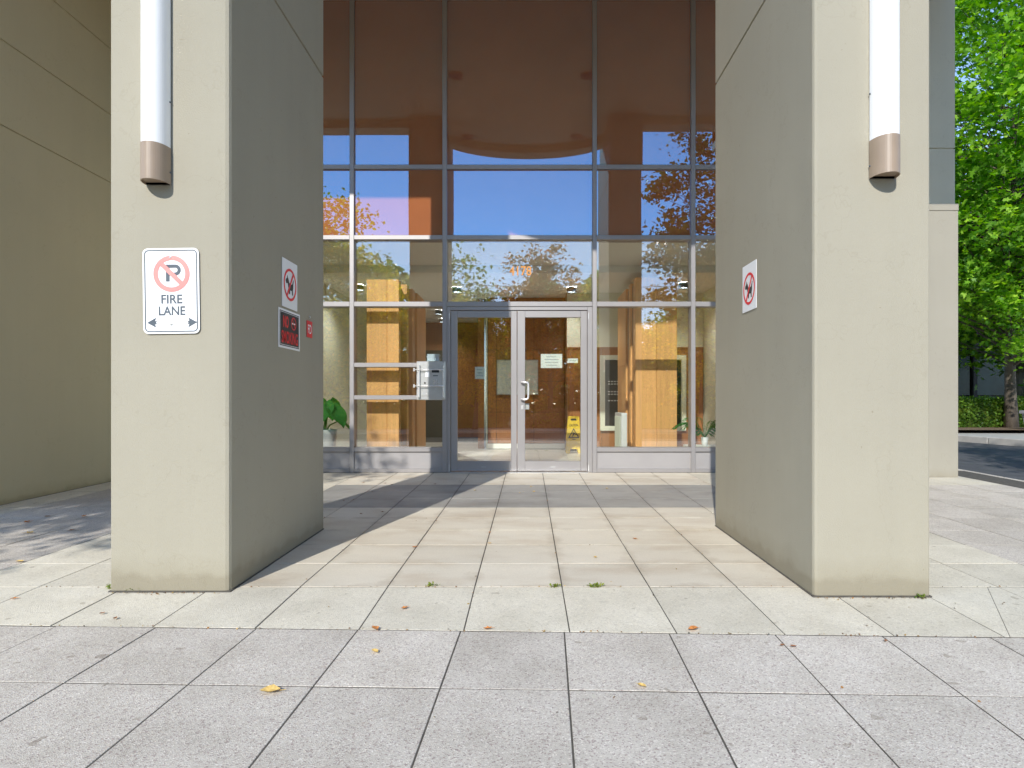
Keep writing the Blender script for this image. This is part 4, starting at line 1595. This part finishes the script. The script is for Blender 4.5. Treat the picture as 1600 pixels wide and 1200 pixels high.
pb = empty('concrete_planter', (13.2, 15.6, 0.34))
tag(pb, 'grey concrete planter block at the edge of the hedge', 'planter')
V, F = prism_levels([(-0.32, -0.3), (0.32, -0.3), (0.32, 0.3), (-0.32, 0.3)], [(0, 0.06), (0.42, 0.01), (0.424, -0.03), (0.50, -0.03), (0.502, 0.03), (0.44, 0.05)])
local('trough', (V, F), 'concrete_planter', pb)
local('soil', ([(-0.26, -0.24, 0.452), (0.26, -0.24, 0.452), (0.26, 0.24, 0.452), (-0.26, 0.24, 0.452)], [(0, 1, 2, 3)]), 'mulch', pb)

# pole and wires across the street, mirrored high in the glass
up = empty('utility_pole', (3.2, -29.5, -0.25))
tag(up, 'wooden utility pole across the street mirrored in the sunlit door', 'utility pole')
V, F = tube_pts([(0, 0, -0.2), (0, 0, 5), (0, 0, 10.6)], [0.17, 0.15, 0.11], 10)
local('pole', (V, F), 'pole', up, True)
V, F = join([tube_pts([(-1.1, -0.1, 9.9), (1.1, -0.1, 9.9)], [0.06, 0.06], 4)])
local('crossarm', (V, F), 'pole', up)
for k, (dz, dx) in enumerate(((9.95, 0.0), (9.2, 0.05))):
    q = []
    pts = []
    for i in range(41):
        t = -1 + i / 20
        pts.append((3.2 + 45 * t, -29.4 - 2 * t + dx, -0.25 + dz + 1.2 * t * t * (1 if k == 0 else 1.4) + (2.0 - 3 * t) * (0.25 if k == 0 else 0.4) * abs(t)))
    V, F = tube_pts(pts, [0.02] * 41, 5)
    o = link('overhead_wire', mesh_from('overhead_wire', V, F), 'cable')
    tag(o, ('upper' if k == 0 else 'lower') + ' black overhead wire mirrored against the sky', 'wire', 'overhead wires across the street')


# --- house plants inside the glass
def heart_leaf(length, width, n=9):
    """broad arrow-shaped blade with raised veins; stem end at the origin, tip along +x"""
    V, F = [], []
    for i in range(n):
        t = i / (n - 1)
        wid = width * (math.sin(math.pi * min(1, t * 0.92 + 0.10)) ** 0.75) * (1 - 0.25 * t)
        for j in range(-4, 5):
            v = j / 4
            x = length * t - 0.22 * length * abs(v) * (1 - t) * 1.1
            V.append((x, v * wid, 0.05 * length * abs(v) - 0.22 * length * t * t + 0.012 * math.cos(v * 14) * (1 - abs(v))))
    for i in range(n - 1):
        for j in range(8):
            a = i * 9 + j
            F.append((a, a + 9, a + 10, a + 1))
    return V, F


ep = empty('elephant_ear_plant', (-2.78, 8.30, FZ))
tag(ep, 'large leaved green house plant in a white pot inside the glass', 'plant')
V, F = lathe([(0.12, 0.014), (0.16, 0.50), (0.165, 0.52), (0.145, 0.52), (0.14, 0.47)], 24)
local('pot', (V, F), 'white', ep, True)
for (ang, reach, zt_, ln, wd) in ((-35, 0.16, 0.98, 0.36, 0.17), (10, 0.20, 0.80, 0.34, 0.16), (-80, 0.12, 1.02, 0.34, 0.16), (95, 0.20, 1.05, 0.36, 0.17), (160, 0.22, 0.95, 0.36, 0.17), (215, 0.2, 0.88, 0.34, 0.16)):
    a = R(ang)
    d = Vector((math.cos(a), math.sin(a), 0))
    tip = d * reach + Vector((0, 0, zt_ - FZ))
    V, F = tube_pts([Vector((0, 0, 0.47)), d * reach * 0.3 + Vector((0, 0, 0.47 + (zt_ - FZ - 0.47) * 0.6)), tip], [0.012, 0.010, 0.007], 7)
    local('stem', (V, F), 'stem', ep, True)
    hv, hf = heart_leaf(ln, wd)
    mtx = Matrix.Translation(tip) @ Matrix.Rotation(a, 4, 'Z') @ Matrix.Rotation(R(38), 4, 'Y')
    local('leaf', ([mtx @ Vector(v) for v in hv], hf), 'leaf_house', ep, True)

pp = empty('potted_palm', (2.36, 8.15, 0.462))
tag(pp, 'small feathery palm in a white pot beside the sunlit pillar', 'plant')
V, F = lathe([(0.035, 0.001), (0.050, 0.115), (0.043, 0.115), (0.040, 0.10)], 18)
local('pot', (V, F), 'white', pp, True)
rp = random.Random(4)
for k in range(10):
    a = 2 * math.pi * k / 10 + rp.uniform(-0.2, 0.2)
    d = Vector((math.cos(a), math.sin(a) * 0.7, 0))
    ln = rp.uniform(0.34, 0.56)
    P = []
    for i in range(9):
        t = i / 8
        P.append(d * ln * t + Vector((0, 0, 0.10 + ln * (1.7 * t - 1.35 * t * t))))
    q = [tube_pts(P, [0.004 - 0.003 * i / 8 for i in range(9)], 5)]
    for i in range(1, 9):
        for s in (-1, 1):
            for sub in (0, 0.5):
                if i == 8 and sub:
                    continue
                p = P[i].lerp(P[min(8, i + 1)], sub)
                side = Vector((-d.y, d.x, 0)) * s
                l_ = 0.13 * (1 - 0.5 * i / 9)
                tipp = p + side * l_ * 0.75 + d * l_ * 0.55 + Vector((0, 0, -l_ * 0.45))
                wv = d * 0.008
                q.append(([p - wv, p.lerp(tipp, 0.5) - wv * 1.2 + Vector((0, 0, 0.01)), tipp, p.lerp(tipp, 0.5) + wv * 1.2 + Vector((0, 0, 0.01)), p + wv], [(0, 1, 2, 3, 4)]))
    V, F = join(q)
    local('frond', (V, F), 'leaf_house', pp)


# ------------------------------------------------------------------ fallen leaves and weeds
def fallen_mesh(seed, kind):
    rr = random.Random(seed)
    n = 11
    out = []
    for i in range(n):
        th = 2 * math.pi * i / n
        r = 1.0 if i % 2 == 0 else (0.62 if kind == 'lobed' else 0.9)
        r *= rr.uniform(0.85, 1.1)
        x, y = r * math.cos(th), 0.62 * r * math.sin(th)
        out.append((x, y, 0.16 + 0.42 * abs(y) ** 1.3 * rr.uniform(0.5, 1.5) + 0.12 * x * x))
    ins = [(x * 0.5, y * 0.5, 0.10 + 0.25 * (z - 0.12)) for x, y, z in out]
    V = [(0, 0, 0.07)] + ins + out
    F = []
    for i in range(n):
        j = (i + 1) % n
        F += [(0, 1 + i, 1 + j), (1 + i, 1 + n + i, 1 + n + j, 1 + j)]
    V, F = join([(V, F), tube_pts([(-0.75, 0, 0.12), (-1.5, 0.15, 0.18)], [0.04, 0.025], 4)])
    return mesh_from('fallen_leaf', V, F, False)


leaf_meshes = {}
spots = [
    (423, 1083, 0.034, 'fall_yellow', 'curled yellow fallen leaf on the front grey pavers', 'grey'),
    (632, 952, 0.022, 'fall_orange', 'single orange fallen leaf in the middle of the coarse beige row', 'beige'),
    (586, 984, 0.024, 'fall_orange', 'orange fallen leaf on the edge of the grey pavers, nearest the fire lane pillar', 'edge'),
    (586, 1020, 0.020, 'fall_yellow', 'amber fallen leaf alone in a grey paver', 'grey'),
    (762, 984, 0.022, 'fall_orange', 'orange fallen leaf on the grey paver edge in front of the doors', 'edge'),
    (1083, 985, 0.027, 'fall_orange', 'bright orange fallen leaf on the grey paver edge towards the sunlit pillar', 'edge'),
    (1003, 1074, 0.018, 'fall_yellow', 'pale tan fallen leaf on the joint of the front grey pavers', 'grey'),
    (1222, 1010, 0.014, 'fall_brown', 'tiny reddish leaf scrap right on a grey paver joint', 'grey'),
    (1240, 1012, 0.014, 'fall_brown', 'tiny reddish leaf scrap a finger away from a grey paver joint', 'grey'),
    (648, 856, 0.020, 'fall_orange', 'orange fallen leaf on a joint of the smooth beige tiles', 'tile'),
    (992, 843, 0.020, 'fall_orange', 'small orange fallen leaf on a smooth beige tile near the sunlit pillar', 'tile'),
    (930, 872, 0.020, 'fall_yellow', 'small pale fallen leaf on a smooth beige tile', 'tile'),
    (765, 833, 0.016, 'fall_orange', 'tiny orange leaf on a tile joint, the farther of a pair', 'tile'),
    (765, 850, 0.016, 'fall_yellow', 'tiny yellow leaf on a tile joint, the nearer of a pair', 'tile'),
    (830, 761, 0.020, 'fall_yellow', 'yellow leaf at the far edge of the dark tile band before the doors', 'band'),
    (834, 769, 0.020, 'fall_yellow', 'yellow leaf in the middle of three close together on the dark tile band', 'band'),
    (812, 771, 0.020, 'fall_yellow', 'yellow leaf on the dark tile band, nearest the doors of its close three', 'band'),
    (948, 764, 0.020, 'fall_yellow', 'single yellow leaf on the dark tile band before the wide oak column', 'band'),
    (742, 767, 0.020, 'fall_yellow', 'single yellow leaf on the dark tile band at the pillar shadow edge', 'band'),
    (42, 817, 0.034, 'fall_orange', 'orange leaf in the tree shade, farther of the pair by the picture edge', 'shade'),
    (46, 834, 0.032, 'fall_yellow', 'yellowish fallen leaf at the edge of the tree shade', 'shade'),
    (131, 808, 0.034, 'fall_orange', 'orange leaf in the tree shade closest to the fire lane pillar', 'shade'),
    (112, 830, 0.030, 'fall_brown', 'brown leaf in the tree shade near the fire lane pillar', 'shade'),
    (74, 808, 0.024, 'fall_brown', 'brown leaf in the tree shade nearest the side wall', 'shade'),
    (31, 879, 0.024, 'fall_yellow', 'pale leaf on a grey paver just outside the tree shade', 'shade'),
    (22, 937, 0.018, 'fall_orange', 'small orange leaf on the beige pavers beside the fire lane pillar', 'beige'),
    (160, 960, 0.014, 'fall_brown', 'small dark leaf scrap below the fire lane pillar, the farther of two', 'beige'),
    (180, 968, 0.016, 'fall_brown', 'small dark leaf scrap below the fire lane pillar, the nearer of two', 'beige'),
    (602, 756, 0.018, 'fall_brown', 'tiny dark leaf beside another one before the keypad bay', 'shadow'),
    (568, 755, 0.018, 'fall_brown', 'tiny dark leaf before the oak slat column, alone', 'shadow'),
    (612, 758, 0.018, 'fall_brown', 'tiny dark leaf before the keypad bay, nearer the doors of a pair', 'shadow'),
    (598, 801, 0.020, 'fall_brown', 'tiny dark leaf in the pillar shadow on the light tiles', 'shadow'),
    (564, 804, 0.018, 'fall_brown', 'tiny dark leaf on a tile joint in the pillar shadow', 'shadow'),
    (680, 757, 0.018, 'fall_brown', 'tiny dark leaf before the shaded door', 'shadow'),
    (537, 783, 0.018, 'fall_brown', 'tiny dark leaf before the large leaved plant', 'shadow'),
    (1384, 1003, 0.012, 'fall_brown', 'dark leaf scrap at a paver corner before the sunlit pillar', 'edge'),
]
for i, (x_, y_, s_, m_, lab, grp) in enumerate(spots):
    key = (m_, i % 3)
    if key not in leaf_meshes:
        me = fallen_mesh(i, 'lobed' if i % 2 else 'oval')
        me.materials.append(M[m_])
        leaf_meshes[key] = me
    X_, Y_ = px_floor(x_, y_)
    o = link('fallen_leaf', leaf_meshes[key], None, (X_, Y_, floor_z(Y_) + 0.0045))
    o.scale = (s_, s_, s_ * 0.9)
    o.rotation_euler = (math.atan(SLOPE), 0, rng.uniform(0, 6.28))
    tag(o, lab, 'leaf', 'fallen leaves on the paving')


def weed(x_, y_, spread, n, label, seed):
    X_, Y_ = px_floor(x_, y_)
    rs = np.random.RandomState(seed)
    root = empty('weed_tuft', (X_, Y_, floor_z(Y_)))
    tag(root, label, 'weed', 'weeds in the paving joints')
    P = rs.normal(size=(n, 3)) * np.array([spread, 0.006, 0.005]) + np.array([0, 0, 0.012])
    P[:, 2] = np.abs(P[:, 2])
    link('leaves', leaves_mesh('leaves', P, 0.016, rs, 0.8), 'weed', (0, 0, 0), root)


weed(208, 924, 0.018, 60, 'yellow green weed tuft at the foot of the fire lane pillar', 1)
weed(171, 920, 0.010, 26, 'dark small weed at the outer corner of the fire lane pillar', 2)
weed(868, 918, 0.012, 30, 'short green weed in the joint nearest the middle of the paving', 3)
weed(930, 918, 0.020, 60, 'longer green weed in the joint before the smooth tiles', 4)
weed(674, 917, 0.020, 22, 'yellowed weed bits in the joint before the shaded door', 5)
weed(1438, 935, 0.012, 24, 'rusty weed scrap at the outer foot of the sunlit pillar', 6)


# crumbs of leaf and bark that gather along the joints and at the pillar feet
rc_ = np.random.RandomState(55)
pts = []
for k in range(420):
    m_ = rc_.randint(0, 5)
    if m_ == 0:
        x_ = rc_.uniform(-2.7, 2.6)
        y_ = ROW0 + rc_.normal() * 0.006
    elif m_ == 1:
        x_ = rc_.uniform(-2.2, 2.0)
        y_ = PIV.y + (x_ - PIV.x) * math.tan(TILT) + rc_.normal() * 0.006
    elif m_ == 2:
        x_ = COL0 + CW * rc_.randint(-5, 6) + rc_.normal() * 0.005
        y_ = rc_.uniform(2.7, 7.5)
    elif m_ == 3:
        side = rc_.randint(0, 2)
        x_ = (rc_.uniform(-2.15, -1.54), rc_.uniform(1.43, 2.01))[side]
        y_ = (3.108, 3.034)[side] - abs(rc_.normal()) * 0.012
    else:
        x_, y_ = rc_.uniform(-2.6, 2.6), rc_.uniform(1.8, 7.2)
    if -2.16 < x_ < -1.53 and 3.11 < y_ < 4.56 or 1.42 < x_ < 2.02 and 3.04 < y_ < 4.66:
        continue
    pts.append((x_, y_, floor_z(y_) + 0.004))
me = leaves_mesh('leaf_crumbs', np.array(pts), 0.011, rc_, 0.25)
crumbs = link('leaf_crumbs', me, leaf_mat('crumb_leaf', [(0.20, 0.11, 0.05), (0.36, 0.18, 0.06), (0.12, 0.09, 0.06), (0.44, 0.30, 0.12)], 0.1))
tag(crumbs, 'tiny brown crumbs of dead leaf lying in the paving joints', 'leaf litter', None, 'stuff')
